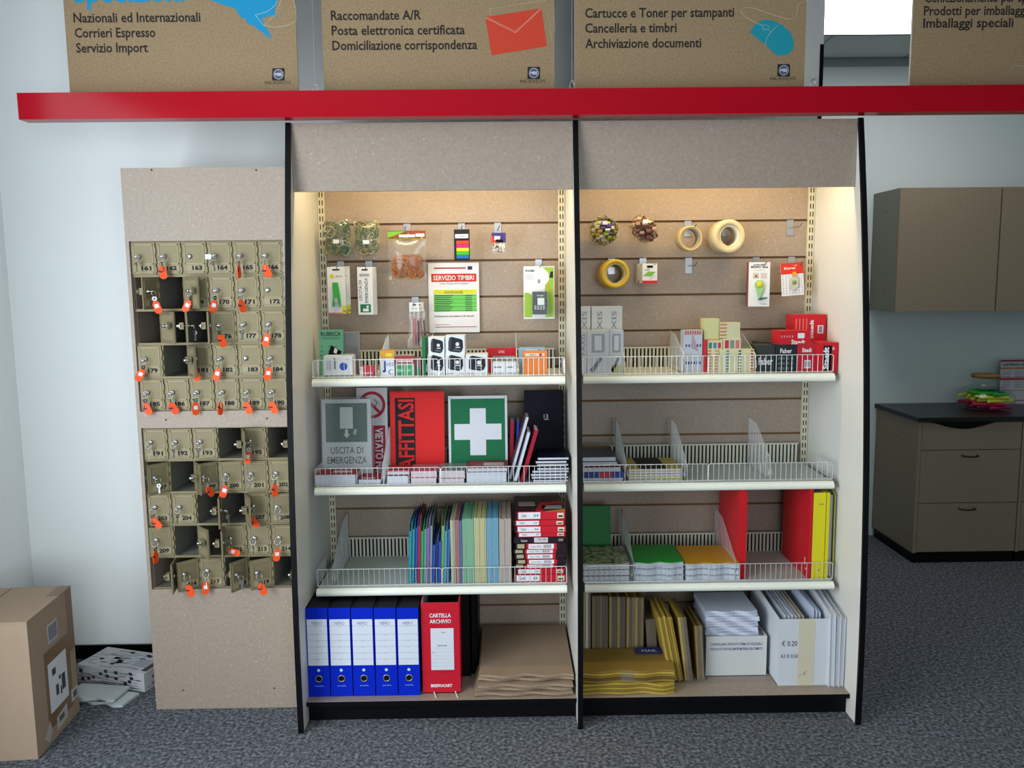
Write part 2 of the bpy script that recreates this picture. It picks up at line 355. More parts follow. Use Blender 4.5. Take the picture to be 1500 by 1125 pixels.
divider(1078, 4, 1, 'wire divider between the yellow notebooks and the red folder', .2)
# ------------------------------------------------------------------ red beam, posters, cables
xl = P(26, 156, 2.93)[0]
b = B(); b.box(xl, 3.6, 2.93, 2.99, 2.195, 2.283, REDG); beam = solo(b, 'sign_beam', 'long glossy red beam hung across the room above the shelving', 'beam', bevel=.003)
def TP(b, s, px0, px1, py, hpx, Y, mat, y=-.0006, o=(0, 0), bold=.018):
    x0, z = P(px0, py, Y); x1, _ = P(px1, py, Y); b.text(s, x0-o[0], z-o[1], hpx*Y/F*1.01, y, mat, w=x1-x0, bold=bold)
PY = 3.012
def poster(x0, x1, label, fn):
    zb = 2.262; t = thing('hanging_poster', label, 'poster', ((x0+x1)/2, PY, zb), group='kraft brown posters above the red beam')
    w = x1-x0; b = B(); b.box(-w/2, w/2, 0, .01, 0, .86, KRAFT, f=KRAFT, r=M('#d8d2c4', .7), l=M('#d8d2c4', .7)); b.build('board', t)
    b, c, g = B(), B(), B(); fn(b, c, g, ((x0+x1)/2, zb)); b.build('printed_text', t, label='dark lettering')
    if c.v: c.build('printed_picture', t, label='flat coloured picture with pale outline')
    if g.v: g.build('printed_logo', t, label='dark square logo')
def pq(b, pts, mat, o, y=-.0006): b.poly([(P(p[0], p[1], PY)[0]-o[0], y, P(p[0], p[1], PY)[1]-o[1]) for p in pts], mat)
def pl(b, pts, mat, o, r=.0009): b.tube([(P(p[0], p[1], PY)[0]-o[0], -.0004, P(p[0], p[1], PY)[1]-o[1]) for p in pts], r, mat, 4)
PINK = M('#2e2a28', .8); CY = M('#1b93c4', .7); TEAL = M('#1b93a5', .7); PALE = M('#d9cfb4', .8)
def logo(b, cx, cy, o):
    pq(b, [(cx-9.5, cy+9), (cx+9, cy+9), (cx+9, cy-9), (cx-9, cy-9)], M('#23232d', .5), o)
    x, z = P(cx, cy, PY); b.lathe([(.0155, 0), (.0172, -.0002)], M('#c7ccd6', .5), (x-o[0], -.0009, z-o[1]), 'y', 20)
    b.disc(x-o[0], z-o[1], .0155, -.0009, M('#5a6070', .5)); b.text('MBE', x-o[0], z-o[1]-.005, .010, -.0012, PAPER, w=.024, align='c', bold=.01)
    TP(b, 'MAIL BOXES ETC.', cx-20, cx+19, cy+14.5, 4.2, PY, PINK, o=o, bold=0)
def post1(b, c, g, o):
    TP(b, 'Spedizioni', 108, 271, 3, 30, PY, CY, o=o, bold=.02)
    for s, x0, x1, y in (('Nazionali ed Internazionali', 108, 294, 33), ('Corrieri Espresso', 110, 228, 55), ('Servizio Import', 112, 217, 77)): TP(b, s, x0, x1, y, 12.5, PY, PINK, o=o)
    a = [(318, -22), (352, -20), (380, -8), (410, -14), (407, 0), (402, 17), (407, 27), (400, 22), (383, 27), (386, 34), (398, 54), (395, 56), (370, 37), (362, 35), (360, 28), (352, 25), (345, 13), (307, 0), (290, -6)]
    pq(c, a, CY, o)
    pl(c, [(374, 22), (392, 17), (403, 8), (408, -4)], PALE, o); pl(c, [(386, 37), (402, 40), (418, 38), (434, 32), (433, 10), (428, -4)], PALE, o); pl(c, [(374, 22), (386, 37), (404, 22), (412, 0)], PALE, o)
    logo(g, 408, 109, o)
def post2(b, c, g, o):
    for s, x0, x1, y in (('Raccomandate A/R', 485, 617, 29.5), ('Posta elettronica certificata', 486, 681, 51.5), ('Domiciliazione corrispondenza', 487, 699, 73.5)): TP(b, s, x0, x1, y, 12.5, PY, PINK, o=o)
    pq(c, [(720, 81), (801, 68), (793, 12), (711, 25)], M('#d1452f', .7), o)
    pl(c, [(711, 26), (755, 48), (793, 13)], PALE, o, .0008); pl(c, [(713, 25), (755, 46), (791, 13)], PALE, o, .0005)
    for q in ([(717, 13), (801, 0), (808, 57)], [(725, 0), (809, -12), (813, 45)], [(717, 13), (718, 22)]): pl(c, q, PALE, o, .0005)
    logo(g, 782, 107, o)
def post3(b, c, g, o):
    for s, x0, x1, y in (('Cartucce e Toner per stampanti', 857, 1075, 26), ('Cancelleria e timbri', 857, 991, 48), ('Archiviazione documenti', 857, 1027, 70.5)): TP(b, s, x0, x1, y, 12.5, PY, PINK, o=o)
    m = [(1098, 47), (1104, 38), (1113, 31), (1122, 28.5), (1134, 31), (1146, 37), (1157, 47), (1163, 60), (1162, 71), (1157, 78), (1148, 81.5), (1139, 81), (1132, 77), (1122, 66), (1112, 59)]
    pq(c, m[::-1], TEAL, o)
    pl(c, [(1121, 66), (1123, 56), (1130, 46), (1140, 37)], PALE, o, .0007); pl(c, [(1128, 46), (1124, 43), (1119, 44), (1117, 39), (1121, 36), (1126, 38), (1127, 42)], PALE, o, .0007)
    pl(c, [(1117, 37), (1106, 33), (1092, 25), (1085, 17), (1090, 11), (1105, 12), (1130, 21), (1150, 27), (1164, 29), (1168, 20), (1168, 8), (1174, 3), (1181, 2)], PALE, o, .0007)
    logo(g, 1148, 103, o)
def post4(b, c, g, o):
    for s, x0, x1, y in (('Confezionamento per spedire', 1354, 1535, 3.5), ('Prodotti per imballaggio', 1353, 1513, 22.5), ('Imballaggi speciali', 1352, 1484, 40.5)): TP(b, s, x0, x1, y, 12.3, PY, PINK, o=o)
    pl(c, [(1482, 107), (1481, 99), (1486, 95), (1495, 96), (1502, 100), (1510, 90)], PALE, o, .0006)
poster(-1.503, -.707, 'kraft poster with blue aeroplane and courier shipping text, leftmost', post1)
poster(-.617, .190, 'kraft poster with red envelope and registered mail text', post2)
poster(.261, 1.069, 'kraft poster with teal computer mouse and toner text', post3)
poster(1.443, 2.25, 'kraft poster about packaging at the right edge of the photo', post4)
for px, lab in ((462, 'steel cable with clip between aeroplane poster and envelope poster'), (838, 'steel cable with clip between envelope poster and mouse poster'), (1191, 'steel cable with clip right of the mouse poster')):
    x = P(px, 125, 2.965)[0]
    t = thing('suspension_cable', lab, 'cable', (x, 2.965, 2.283), group='steel cables holding the red beam')
    B().tube([(0, 0, .03), (0, 0, CZ-2.283)], .0011, STEEL, 6).build('cable', t)
    b = B(); b.tube([(.008*math.sin(a), 0, .016-.014*math.cos(a)) for a in [2*math.pi*i/14 for i in range(14)]], .0016, CHROME, 6, True)
    b.tube([(-.006, 0, .028), (.006, 0, .034)], .002, CHROME); b.build('clip', t)
# ------------------------------------------------------------------ mailboxes
LY = 3.043
b = B(); x0, x1 = -1.36, -.768
ops = [(-1.347, -.795, 1.166, 1.788), (-1.347, -.795, .482, 1.104)]
zs = [0, .482, 1.104, 1.166, 1.788, 2.046]
for i in range(5):
    if i in (1, 3): b.box(x0, -1.347, LY, LY+.018, zs[i], zs[i+1], LAM); b.box(-.795, x1, LY, LY+.018, zs[i], zs[i+1], LAM)
    else: b.box(x0, x1, LY, LY+.018, zs[i], zs[i+1], LAM)
t = thing('mailbox_surround', 'tall beige speckled panel framing the private mailboxes', 'panel', (x0, LY, 0))
T = Matrix.Translation((-x0, -LY, 0)); b.v = [tuple(T @ Vector(p)) for p in b.v]; b.build('front_board', t)
for px, py in ((222, 249), (375, 249), (243, 615), (391, 613), (268, 1011), (402, 1008)):
    x, z = P(px, py, LY); c = B(); c.lathe([(0, -.0015), (.0035, -.0012), (.004, 0)], M('#6b5f55', .4, .5), (x-x0, 0, z), 'y', 10); c.build('screw', t)
c = B(); c.box(0, .018, .019, .45, 0, 2.04, LAM); c.build('side_board', t)
CW, CH = .552/6, .622/5; DW, DH = CW-.007, CH-.010
angles = {167: 74, 168: 148, 173: 146, 174: 112, 175: 102, 176: 24, 180: 128, 194: 112, 196: 100, 197: 50, 198: 124, 199: 42, 200: 12, 201: 5, 205: 103, 206: 118, 208: 14, 209: 9, 210: 135, 211: 106, 215: 101, 216: 42, 217: 4, 218: 58, 219: 34, 220: 104, 179: 2}
def lock_bm():
    b = B(); b.lathe([(.0, -.006), (.008, -.006), (.009, -.004), (.009, 0), (.006, 0), (.006, .012), (0, .012)], CHROME, (0, 0, 0), 'y', 14)
    b.box(-.014, .014, .012, .026, -.012, .012, BRASSB); b.box(-.024, .006, .026, .0285, -.006, .006, CHROME); b.lathe([(0, .036), (.006, .036), (.006, .028)], CHROME, (0, 0, 0), 'y', 10)
    return b
LOCKX, LOCKZ = -DW*.70, DH*.56
LKS = {}
for bi, (xa, xb, za, zb) in enumerate(ops):
    t = thing('mailbox_bank', ('upper bank of thirty brass mailboxes numbered from 161 to 190', 'lower bank of thirty brass mailboxes numbered from 191 to 220')[bi], 'mailboxes', (xa, LY+.012, za), group='banks of private mailboxes')
    b = B(); yb = .32
    for r in range(6):
        z = r*CH; b.box(0, .552, 0, .006, max(0, z-.0045), min(.622, z+.0045), BRASS)
        if r < 5: b.box(0, .552, .006, yb, max(0, z-.0012), z+.0012, BRASSIN)
    for c in range(7):
        x = c*CW; b.box(max(0, x-.003), min(.552, x+.003), .0005, .0062, 0, .622, BRASS); b.box(max(0, x-.001), min(.552, x+.001), .006, yb, 0, .622, BRASSIN)
    b.box(0, .552, yb, yb+.002, 0, .622, BRASSIN); b.build('frame', t)
    for r in range(5):
        for c in range(6):
            num = 161+bi*30+r*6+c; b = B(); th = .005; w, h = DW, DH
            b.box(-w, 0, -th, 0, 0, h, BRASS)
            m = .007   # raised border, sunk pane and number plate
            for q in ((-w+m, -m, h-.010, h-.006), (-w+m, -m, .036, .040), (-w+m, -m, .006, .009)): b.box(q[0], q[1], -th-.0018, -th, q[2], q[3], BRASSB)
            for q in ((-w+m, -w+m+.003), (-m-.003, -m)): b.box(q[0], q[1], -th-.0018, -th, .006, h-.006, BRASSB)
            b.rect(-w+m+.003, -m-.003, .012, .034, -th-.0006, M('#948a6c', .45))
            b.text(str(num), -w*.40, .0155, .0145, -th-.0012, INK, w=.036, align='c', bold=.045)
            if num not in LKS and abs(angles.get(num, 0)) > 60:   # inner face stamping of the opened doors
                b.rect(-m*1.4, -w+m*1.4, .012, h-.012, .0006, BRASSB)
            dobj = b.build('door', t); dobj.location = ((c+1)*CW-.0035, 0, (4-r)*CH+.005); a = R(angles.get(num, 0)); dobj.rotation_euler = (0, 0, a)
            hb = B()
            for zz2 in (.016, .05, .086): hb.tube([(.001, -.004, zz2-.010), (.001, -.004, zz2+.010)], .0034, BRASSB, 8)
            hb.build('hinge', dobj)
            lk = lock_bm().build('lock', dobj, label='chrome lock'); lk.location = (LOCKX, -th, LOCKZ)
            L = Matrix.Rotation(a, 4, 'Z') @ Vector((LOCKX, -th-.006, LOCKZ))
            LKS[num] = (xa+(c+1)*CW-.0035+L.x, LY+.012+L.y, za+(4-r)*CH+.005+L.z, a)
def key_plate(b, T):   # bow disc with hole and blade, hanging down
    b.lathe([(.0035, -.001), (.0105, -.001), (.0105, .001), (.0035, .001)], CHROME, (0, 0, 0), 'y', 14, T, False, True)
    b.box(-.0035, .0035, -.0009, .0009, -.034, -.009, CHROME, T)
    for i in range(3): b.box(.003, .0055, -.0009, .0009, -.031+.007*i, -.027+.007*i, CHROME, T)
def keyset(label, loc, a, kind, tilt, turn):
    t = thing('key_set', label, 'keys', loc, (0, 0, a), 'keys left in the mailbox locks')
    b = B(); key_plate(b, TR(0, -.013, 0, R(90), 0, 0) @ Matrix.Rotation(R(20), 4, 'Y')); b.lathe([(0.0, -.002), (.004, -.002), (.004, 0)], CHROME, (0, 0, 0), 'y', 10); b.build('key', t)
    b = B(); rr = .012; b.tube([(rr*math.sin(q)*.9, -.017-.004*math.cos(q), -.010-rr*math.cos(q)*1.0+.004) for q in [2*math.pi*i/18 for i in range(18)]], .0011, CHROME, 6, True); b.build('ring', t)
    b = B(); key_plate(b, TR(.001, -.019, -.026, 0, R(random.uniform(-15, 15)), R(random.choice((-1, 1))*random.uniform(35, 75))) @ Matrix.Scale(.85, 4)); b.build('spare_key', t)
    if kind in 'owx':
        T = TR(0, -.021, -.036, 0, R(tilt), R(turn)); b = B(); w = .0125; mt = ORANGE
        pts = [(-w*.5, .002), (w*.5, .002), (w, -.010), (w, -.036)]+[(w*math.cos(q), -.036+.0095*math.sin(q)) for q in [-math.pi*i/8 for i in range(1, 8)]]+[(-w, -.036), (-w, -.010)]
        b.prism(pts, -.0018, .0018, mt, 'y', T); tg = b.build('tag', t, .0004, 'orange plastic tag')
        b = B(); mk = PAPER if kind == 'w' else M('#6b2a4a', .6)
        if kind == 'w': b.rect(-.007, .007, -.024, -.010, -.0021, mk, T)
        else: b.box(-.007, .007, -.0021, -.0019, -.022, -.016, mk, T @ Matrix.Rotation(R(25), 4, 'Y'))
        b.build('tag_label', tg)
    elif kind == 's':
        b = B(); b.box(-.026, -.004, -.024, -.021, -.012, .006, PAPER); b.build('tag', t, label='small white tag')
KS = dict([(161, ('n', 0, 0)), (162, ('o', -8, 10)), (164, ('s', 0, 0)), (165, ('o', 2, 80)), (166, ('o', -22, 10)), (167, ('w', -18, -60)), (169, ('w', 28, 0)), (170, ('w', 16, 30)), (171, ('o', -14, 45)), (174, ('n', 0, 0)), (176, ('o', -18, 10)), (177, ('n', 0, 0)), (178, ('w', 14, 0)),
 (179, ('w', 30, 10)), (181, ('o', -18, 20)), (182, ('w', 18, 0)), (184, ('w', 14, 20)), (185, ('o', -22, 0)), (186, ('o', -30, 20)), (187, ('w', 0, 40)), (188, ('o', 6, 65)), (189, ('o', -20, 0)), (190, ('o', -24, 0)),
 (191, ('n', 0, 0)), (192, ('n', 0, 0)), (193, ('n', 0, 0)), (195, ('w', 10, 10)), (197, ('n', 0, 0)), (199, ('o', -38, 20)), (200, ('w', 22, 0)), (201, ('n', 0, 0)), (202, ('o', 0, 50)), (203, ('o', -40, 0)), (204, ('n', 0, 0)), (205, ('n', 0, 0)), (207, ('o', -30, 0)), (208, ('n', 0, 0)), (209, ('o', 0, 60)), (212, ('w', -70, 0)), (213, ('n', 0, 0)), (214, ('w', 10, 25)), (216, ('o', -18, -30)), (217, ('w', 5, 20)), (218, ('n', 0, 0)), (219, ('o', -22, -20))])
for num, (kd, ti, tu) in KS.items():
    x, y, z, a = LKS[num]; st = 'open ' if angles.get(num, 0) > 20 else ''
    lab = {'o': 'keys with orange tag hanging from the {}door of mailbox {}', 'w': 'keys with orange tag and white sticker in the {}door of mailbox {}', 'n': 'untagged metal keys in the lock of {}mailbox {}', 's': 'keys with small white tag in the lock of {}mailbox {}'}[kd].format(st, num)
    keyset(lab, (x, y, z), a, kd, ti, tu)
# ------------------------------------------------------------------ hooks and hanging goods
def hook(px, gz, label, empty=False):
    x = XA(px, BACK-.006, GZ[gz]); t = thing('display_hook', label, 'hook', (x, BACK, GZ[gz]), group='metal display hooks in the slatted back')
    b = B(); b.box(-.014, .014, -.004, -.0015, -.062, .004, STEEL); b.box(-.014, .014, -.004, .006, .001, .0035, STEEL); b.build('plate', t)
    b = B(); b.tube([(0, -.004, -.03), (0, -.1, -.033), (.003, -.112, -.030), (.008, -.122, -.018)], .002, CHROME, 8); b.build('prong', t)
    return x
for px, gz, lab in ((492, 0, 'hook holding the first bag of coloured rubber bands'), (537, 0, 'hook holding the second bag of coloured rubber bands'), (596, 0, 'hook holding the bag of brown rubber bands'), (676, 0, 'hook holding the rainbow page markers'), (729, 0, 'hook holding the pack of white pins'),
    (499, 1, 'hook holding the green stapler packs'), (540, 1, 'hook holding the emergency exit labels'), (789, 1, 'hook holding the blister pack with dark device'), (608, 2, 'hook holding the pens in clear sleeves'),
    (884, 0, 'hook holding the gold and green gift bow'), (942, 0, 'hook holding the pinkish brown gift bow'), (1008, 0, 'hook holding the clear tape roll'), (1063, 0, 'hook holding the beige masking tape'), (1158, 0, 'empty hook at the top right of the right bay'),
    (896, 1, 'hook holding the yellow packing tape'), (942, 1, 'hook holding the small red and white carton'), (1009, 1, 'empty hook right of the red and white carton'), (1108, 1, 'hook holding the correction tape cards'), (1160, 1, 'hook holding the red topped card')):
    hook(px, gz, lab)
def pillow(b, w, h, d, mat, z0=0, n=10, top=1.0):
    vs = []; 
    for sgn in (-1, 1):
        for i in range(n+1):
            for j in range(n+1):
                u = i/n*2-1; v = j/n; k = (1-abs(u)**2.5)*(1-abs(v*2-1)**2.5)
                ww = w*(1+(top-1)*(v)); vs.append((u*ww/2, sgn*d/2*k, z0-h+h*v))
    N = (n+1)*(n+1); fs = []
    for s_ in (0, 1):
        for i in range(n):
            for j in range(n):
                a = s_*N+i*(n+1)+j; q = (a, a+n+1, a+n+2, a+1); fs.append(q if s_ else q[::-1])
    b.add(vs, fs, mat, None, True)
def band_bag(p0, p1, q0, q1, cols, label, header=None, seed=1, fill=1.0):
    rnd = random.Random(seed); Y = 3.352; x, zt, w, h = HG(p0, p1, q0, q1, Y)
    t = thing('rubber_band_bag', label, 'bag', (x, Y, zt), group='bags of rubber bands')
    hh = .0 if not header else .034
    b = B(); pillow(b, w, h-hh, .05, FILM, -hh); b.build('clear_bag', t)
    b = B(); H2 = (h-hh)*fill; zc = -h+H2/2+.004
    for i in range(130 if fill == 1 else 120):
        g0 = rnd.uniform(0, 6.283); g1 = math.sqrt(rnd.random()); cx = rnd.uniform(-.34, .34)*w; cz = zc+rnd.uniform(-.36, .36)*H2
        ra = rnd.uniform(.014, .026); rb = rnd.uniform(.006, .016); th = rnd.uniform(0, 3.14); cyy = rnd.uniform(-.016, .014); pts = []
        for q in range(12):
            g = 2*math.pi*q/12; u = ra*math.cos(g)+rnd.uniform(-.002, .002); v = rb*math.sin(g)
            pts.append((max(-w*.44, min(w*.44, cx+u*math.cos(th)-v*math.sin(th))), cyy+rnd.uniform(-.004, .004), max(zc-H2*.46, min(zc+H2*.46, cz+u*math.sin(th)+v*math.cos(th)))))
        b.tube(pts, rnd.uniform(.0011, .002), M(rnd.choice(cols), .5), 5, True)
    o = b.build('rubber_bands', t); o['kind'] = 'stuff'
    if header: header(t, w, hh)
    else: B().box(-.012, .012, -.027, -.0262, -h*.62, -h*.52, PAPER).build('price_sticker', t)
mix = ['#2f8a4a', '#3f7a3c', '#2e6f98', '#3a6a4a', '#d8d2b8', '#b9a23c', '#3a7c7c', '#4a6a3a', '#a9742f', '#8a9a5a', '#2a5a5a', '#d0c48a']
band_bag(472, 516, 321, 379, mix, 'clear bag of mixed coloured rubber bands, left of the pair', seed=3)
band_bag(518, 557, 323, 379, mix[2:]+['#c9a48c', '#7a8a3c'], 'clear bag of mixed coloured rubber bands, right of the pair', seed=5)
def hdr(t, w, hh):
    b = B(); b.box(-w/2, w/2, -.004, .003, -hh, 0, M('#8a4a30', .5)); b.prism([(-w/2, -hh*.1), (-w/2, -hh*.8), (-w*.25, -hh*.45), (0, -hh*.05)], -.0046, -.0042, M('#79b83a', .5))
    rnd = random.Random(2)
    for i in range(26):
        u = rnd.uniform(-.48, .42)*w; z = -rnd.uniform(.1, .9)*hh; b.box(u, u+.008, -.0045, -.0042, z-.002, z, M(rnd.choice(['#d9b38a', '#5a2a1c', '#c98a5a']), .5))
    b.box(-w*.2, w*.22, -.0052, -.0047, -hh*.75, -hh*.45, PAPER); b.box(w*.24, w*.47, -.0052, -.0047, -hh*.7, -hh*.35, PAPER)
    b.box(-w/2, w/2, -.0047, -.0042, -hh, -hh*.93, M('#79b83a', .5)); b.build('header_card', t)
band_bag(569, 624, 338, 410, ['#b5682f', '#c07a3c', '#a85a2c', '#c98a4c'], 'clear bag of brown rubber bands under a printed header card', hdr, 9, .62)
# page markers
x, zt, w, h = HG(665, 688, 336, 382, 3.35); t = thing('page_marker_pack', 'black pack of rainbow coloured page markers', 'page markers', (x, 3.35, zt), (0, 0, R(-6)))
b = B(); b.box(-w/2, w/2, 0, .006, -h, 0, M('#23222a', .35)); b.box(-w*.42, w*.42, -.0004, 0, -h*.28, -h*.15, PAPER); b.text('INDEX', 0, -h*.24, .006, -.0007, INK, align='c'); b.build('backing_card', t, .001)
b = B()
for i, c in enumerate(('#f2502a', '#e0289a', '#f0e42a', '#4fc83c', '#2a78c8')): b.box(-w*.34, w*.46, -.004, -.0005, -h*(.36+.115*(i+1))+.001, -h*(.36+.115*i), M(c, .5))
b.build('markers', t); B().box(-w*.5, w*.5, -.007, -.0045, -h*.97, -h*.3, BLISTER).build('clear_cover', t)
# pins
x, zt, w, h = HG(720, 741, 341, 371, 3.352); t = thing('pin_pack', 'small clear pack of white pins with purple and red header', 'pins', (x, 3.352, zt))
b = B(); b.box(-w/2, w/2, 0, .002, -h*.48, 0, M('#4a3a86', .5)); b.prism([(-w/2, -h*.48), (-w*.1, -h*.48), (-w/2, -h*.1)], -.0005, 0, M('#d8402f', .5)); b.box(-w*.3, w*.1, -.001, -.0006, -h*.35, -h*.16, PAPER); b.box(-w*.2, w*.3, -.0012, -.001, -h*.47, -h*.32, BLACK); b.build('header_card', t)
b = B(); rnd = random.Random(4)
for i in range(40): b.lathe([(0, -.003), (.0034, -.002), (.0034, .002), (0, .003)], M('#f3f3f0' if i % 5 else '#30303a', .4), (rnd.uniform(-.4, .4)*w, rnd.uniform(-.008, -.002), -h*rnd.uniform(.54, .94)), 'y', 7)
o = b.build('pins', t); o['kind'] = 'stuff'; B().box(-w*.5, w*.5, -.013, .0, -h, -h*.49, BLISTER).build('clear_box', t)
def card(name, label, cat, p0, p1, q0, q1, Y, fn, rz=0, d=.004, mat=None, group=None, rx=0, ry=0):
    x, zt, w, h = HG(p0, p1, q0, q1, Y); t = thing(name, label, cat, (x, Y, zt), (rx, ry, rz), group)
    b = B(); b.box(-w/2, w/2, 0, d, -h, 0, mat or PAPER, f=mat or PAPER); fn(b, w, h, t); b.build('card', t, 0); return t, w, h
def euro(b, w, h, y=-.0006): b.box(-w*.2, w*.2, y, y+.0004, -h*.075, -h*.045, SLOT)
# staplers: two cards one behind the other
def stap(b, w, h, t):
    euro(b, w, h); b.lathe([(0, 0), (.009, 0)], M('#e4d52c', .5), (-w*.25, -.0006, -h*.2), 'y', 14); b.text('ZENITH', w*.16, -h*.22, .007, -.0006, M('#5a5f66', .6), align='c', w=w*.4)
    b.box(w*.3, w*.5, -.0006, 0, -h, -h*.82, M('#e7dd3a', .5)); b.box(-w*.5, w*.3, -.0006, 0, -h, -h*.97, M('#d98a7a', .5)); b.text('548', w*.4, -h*.96, .008, -.001, INK, align='c')
    c = B(); g = M('#3fae4c', .35)
    c.prism([(-w*.18, -h*.33), (w*.1, -h*.33), (w*.2, -h*.6), (w*.25, -h*.82), (w*.18, -h*.86), (w*.1, -h*.7), (-w*.05, -h*.66), (-w*.16, -h*.84), (-w*.24, -h*.84), (-w*.16, -h*.62)], -.016, -.001, g); c.build('stapler', t, .002, 'green plier stapler')
    c = B(); c.prism([(-w*.08, -h*.66), (w*.08, -h*.66), (w*.12, -h*.78), (-w*.1, -h*.76)], -.017, -.002, CHROME); c.build('stapler_jaw', t)
card('stapler_pack', 'front card pack holding a green plier stapler', 'stapler pack', 480, 506, 391, 460, 3.335, stap, 0, .004, group='green stapler packs')
card('stapler_pack', 'rear card pack half hidden behind the front stapler pack', 'stapler pack', 486, 513, 390, 459, 3.375, stap, 0, .004, group='green stapler packs')
def emer(b, w, h, t):
    euro(b, w, h); T = Matrix.Rotation(R(-90), 4, 'Y'); b.text('USCITA DI', -h*.70, w*.22, w*.2, -.0008, INK, T=T, w=h*.42); b.text('EMERGENZA', -h*.75, -w*.18, w*.2, -.0008, INK, T=T, w=h*.52)
    b.box(-w*.36, w*.34, -.0007, 0, -h*.95, -h*.78, M('#1a7a52', .5)); b.box(-w*.18, w*.2, -.0012, -.0007, -h*.93, -h*.87, PAPER); b.box(w*.06, w*.2, -.0012, -.0007, -h*.86, -h*.81, PAPER)
    for i in range(9): b.box(-w*.34+i*w*.075, -w*.31+i*w*.075, -.0007, 0, -h*.2, -h*.14, INK)
for i, (p0, p1, Y, lab) in enumerate(((524, 546, 3.335, 'front strip pack of green emergency exit labels'), (527, 549, 3.36, 'middle strip pack of emergency exit labels, mostly hidden'), (530, 552, 3.385, 'rearmost strip pack of emergency exit labels'))):
    card('exit_label_pack', lab, 'label pack', p0, p1, 391, 461, Y, emer, 0, .003, group='packs of emergency exit labels')
# stamp service notice
def notice(b, w, h, t):
    b.box(-w*.38, w*.24, -.0005, 0, -h*.085, -h*.065, M('#b8324a', .6)); b.box(w*.28, w*.37, -.0005, 0, -h*.10, -h*.05, M('#3a3a6a', .6))
    b.box(-w*.44, w*.45, -.0005, 0, -h*.27, -h*.155, M('#d83a2c', .6)); b.text('SERVIZIO TIMBRI', 0, -h*.245, h*.065, -.001, PAPER, align='c', w=w*.8, bold=.02)
    b.text('Listino Prezzi (I.V.A. inclusa)', 0, -h*.305, h*.022, -.0006, INK, align='c', w=w*.55)
    b.box(-w*.40, w*.45, -.0005, 0, -h*.45, -h*.385, M('#dfe03a', .6)); b.text('DESCRIZIONE', 0, -h*.437, h*.034, -.001, INK, align='c', w=w*.36)
    for i in range(9):
        z = -h*(.455+.027*i); b.box(-w*.40, w*.45, -.0005, 0, z-h*.025, z, M('#6fcf5a' if i % 2 else '#58bd4a', .6)); b.box(-w*.38, -w*(.02+.03*(i % 3)), -.0008, -.0005, z-h*.018, z-h*.008, M('#2a4a2a', .7)); b.box(w*.22, w*.36, -.0008, -.0005, z-h*.018, z-h*.008, M('#2a4a2a', .7))
    b.text('Realizzazione immediata in 30 minuti!!', 0, -h*.775, h*.026, -.0006, INK, align='c', w=w*.78, bold=.01)
    b.box(-w*.38, w*.44, -.0005, 0, -h*.925, -h*.915, M('#b8324a', .6)); b.box(-w*.38, -w*.1, -.0005, 0, -h*.89, -h*.885, INK)
card('price_notice', 'white printed price notice for rubber stamps with red heading', 'notice', 628, 702, 385, 487, 3.425, notice, 0, .001)
# blister pack with dark device
def blis(b, w, h, t):
    b.prism([(w*.2, -h*.97), (w*.48, -h*.97), (w*.48, -h*.02), (w*.12, -h*.02), (w*.3, -h*.12), (w*.33, -h*.26), (w*.2, -h*.36), (w*.18, -h*.5)], -.0005, 0, M('#9cc648', .5)); b.prism([(-w*.48, -h*.97), (-w*.22, -h*.97), (-w*.22, -h*.55), (-w*.34, -h*.5), (-w*.48, -h*.5)], -.0005, 0, M('#9cc648', .5))
    b.text('trodat', -w*.44, -h*.1, .010, -.0008, INK, w=w*.3, bold=.02); b.prism([(w*.34, -h*.22), (w*.38, -h*.1), (w*.46, -h*.1), (w*.46, -h*.22)], -.0009, -.0005, M('#2b2b30', .5))
    for i in range(4): b.box(-w*.43, -w*(.2-.04*(i % 2)), -.0006, 0, -h*(.155+.03*i), -h*(.15+.03*i), M('#8a8f94', .7))
    b.box(w*.3, w*.34, -.0008, -.0005, -h*.5, -h*.32, M('#e2962c', .6)); b.box(-.005, .006, -.0006, 0, -h*.32, -h*.25, M('#9a9fa4', .6))
    c = B(); c.box(-w*.22, w*.26, -.03, -.001, -h*.91, -h*.48, M('#25282d', .5)); c.box(-w*.2, w*.24, -.034, -.03, -h*.6, -h*.5, M('#3a3d43', .5)); c.box(-w*.06, w*.16, -.0345, -.0305, -h*.73, -h*.6, PAPER)
    for i in range(4): c.box(-w*.16+i*w*.09, -w*.1+i*w*.09, -.033, -.03, -h*.82, -h*.74, M('#9a9ea4', .4))
    c.text('trodat', .004, -h*.565, .007, -.0345, PAPER, align='c'); c.build('stamp_device', t, .004, 'dark grey self inking stamp')
    c = B(); c.box(-w*.26, w*.3, -.038, -.0355, -h*.94, -h*.46, BLISTER); c.build('clear_blister', t, .002)
card('stamp_blister_pack', 'green and white blister pack with dark grey stamp device', 'blister pack', 767, 812, 390, 467, 3.345, blis, 0, .003)
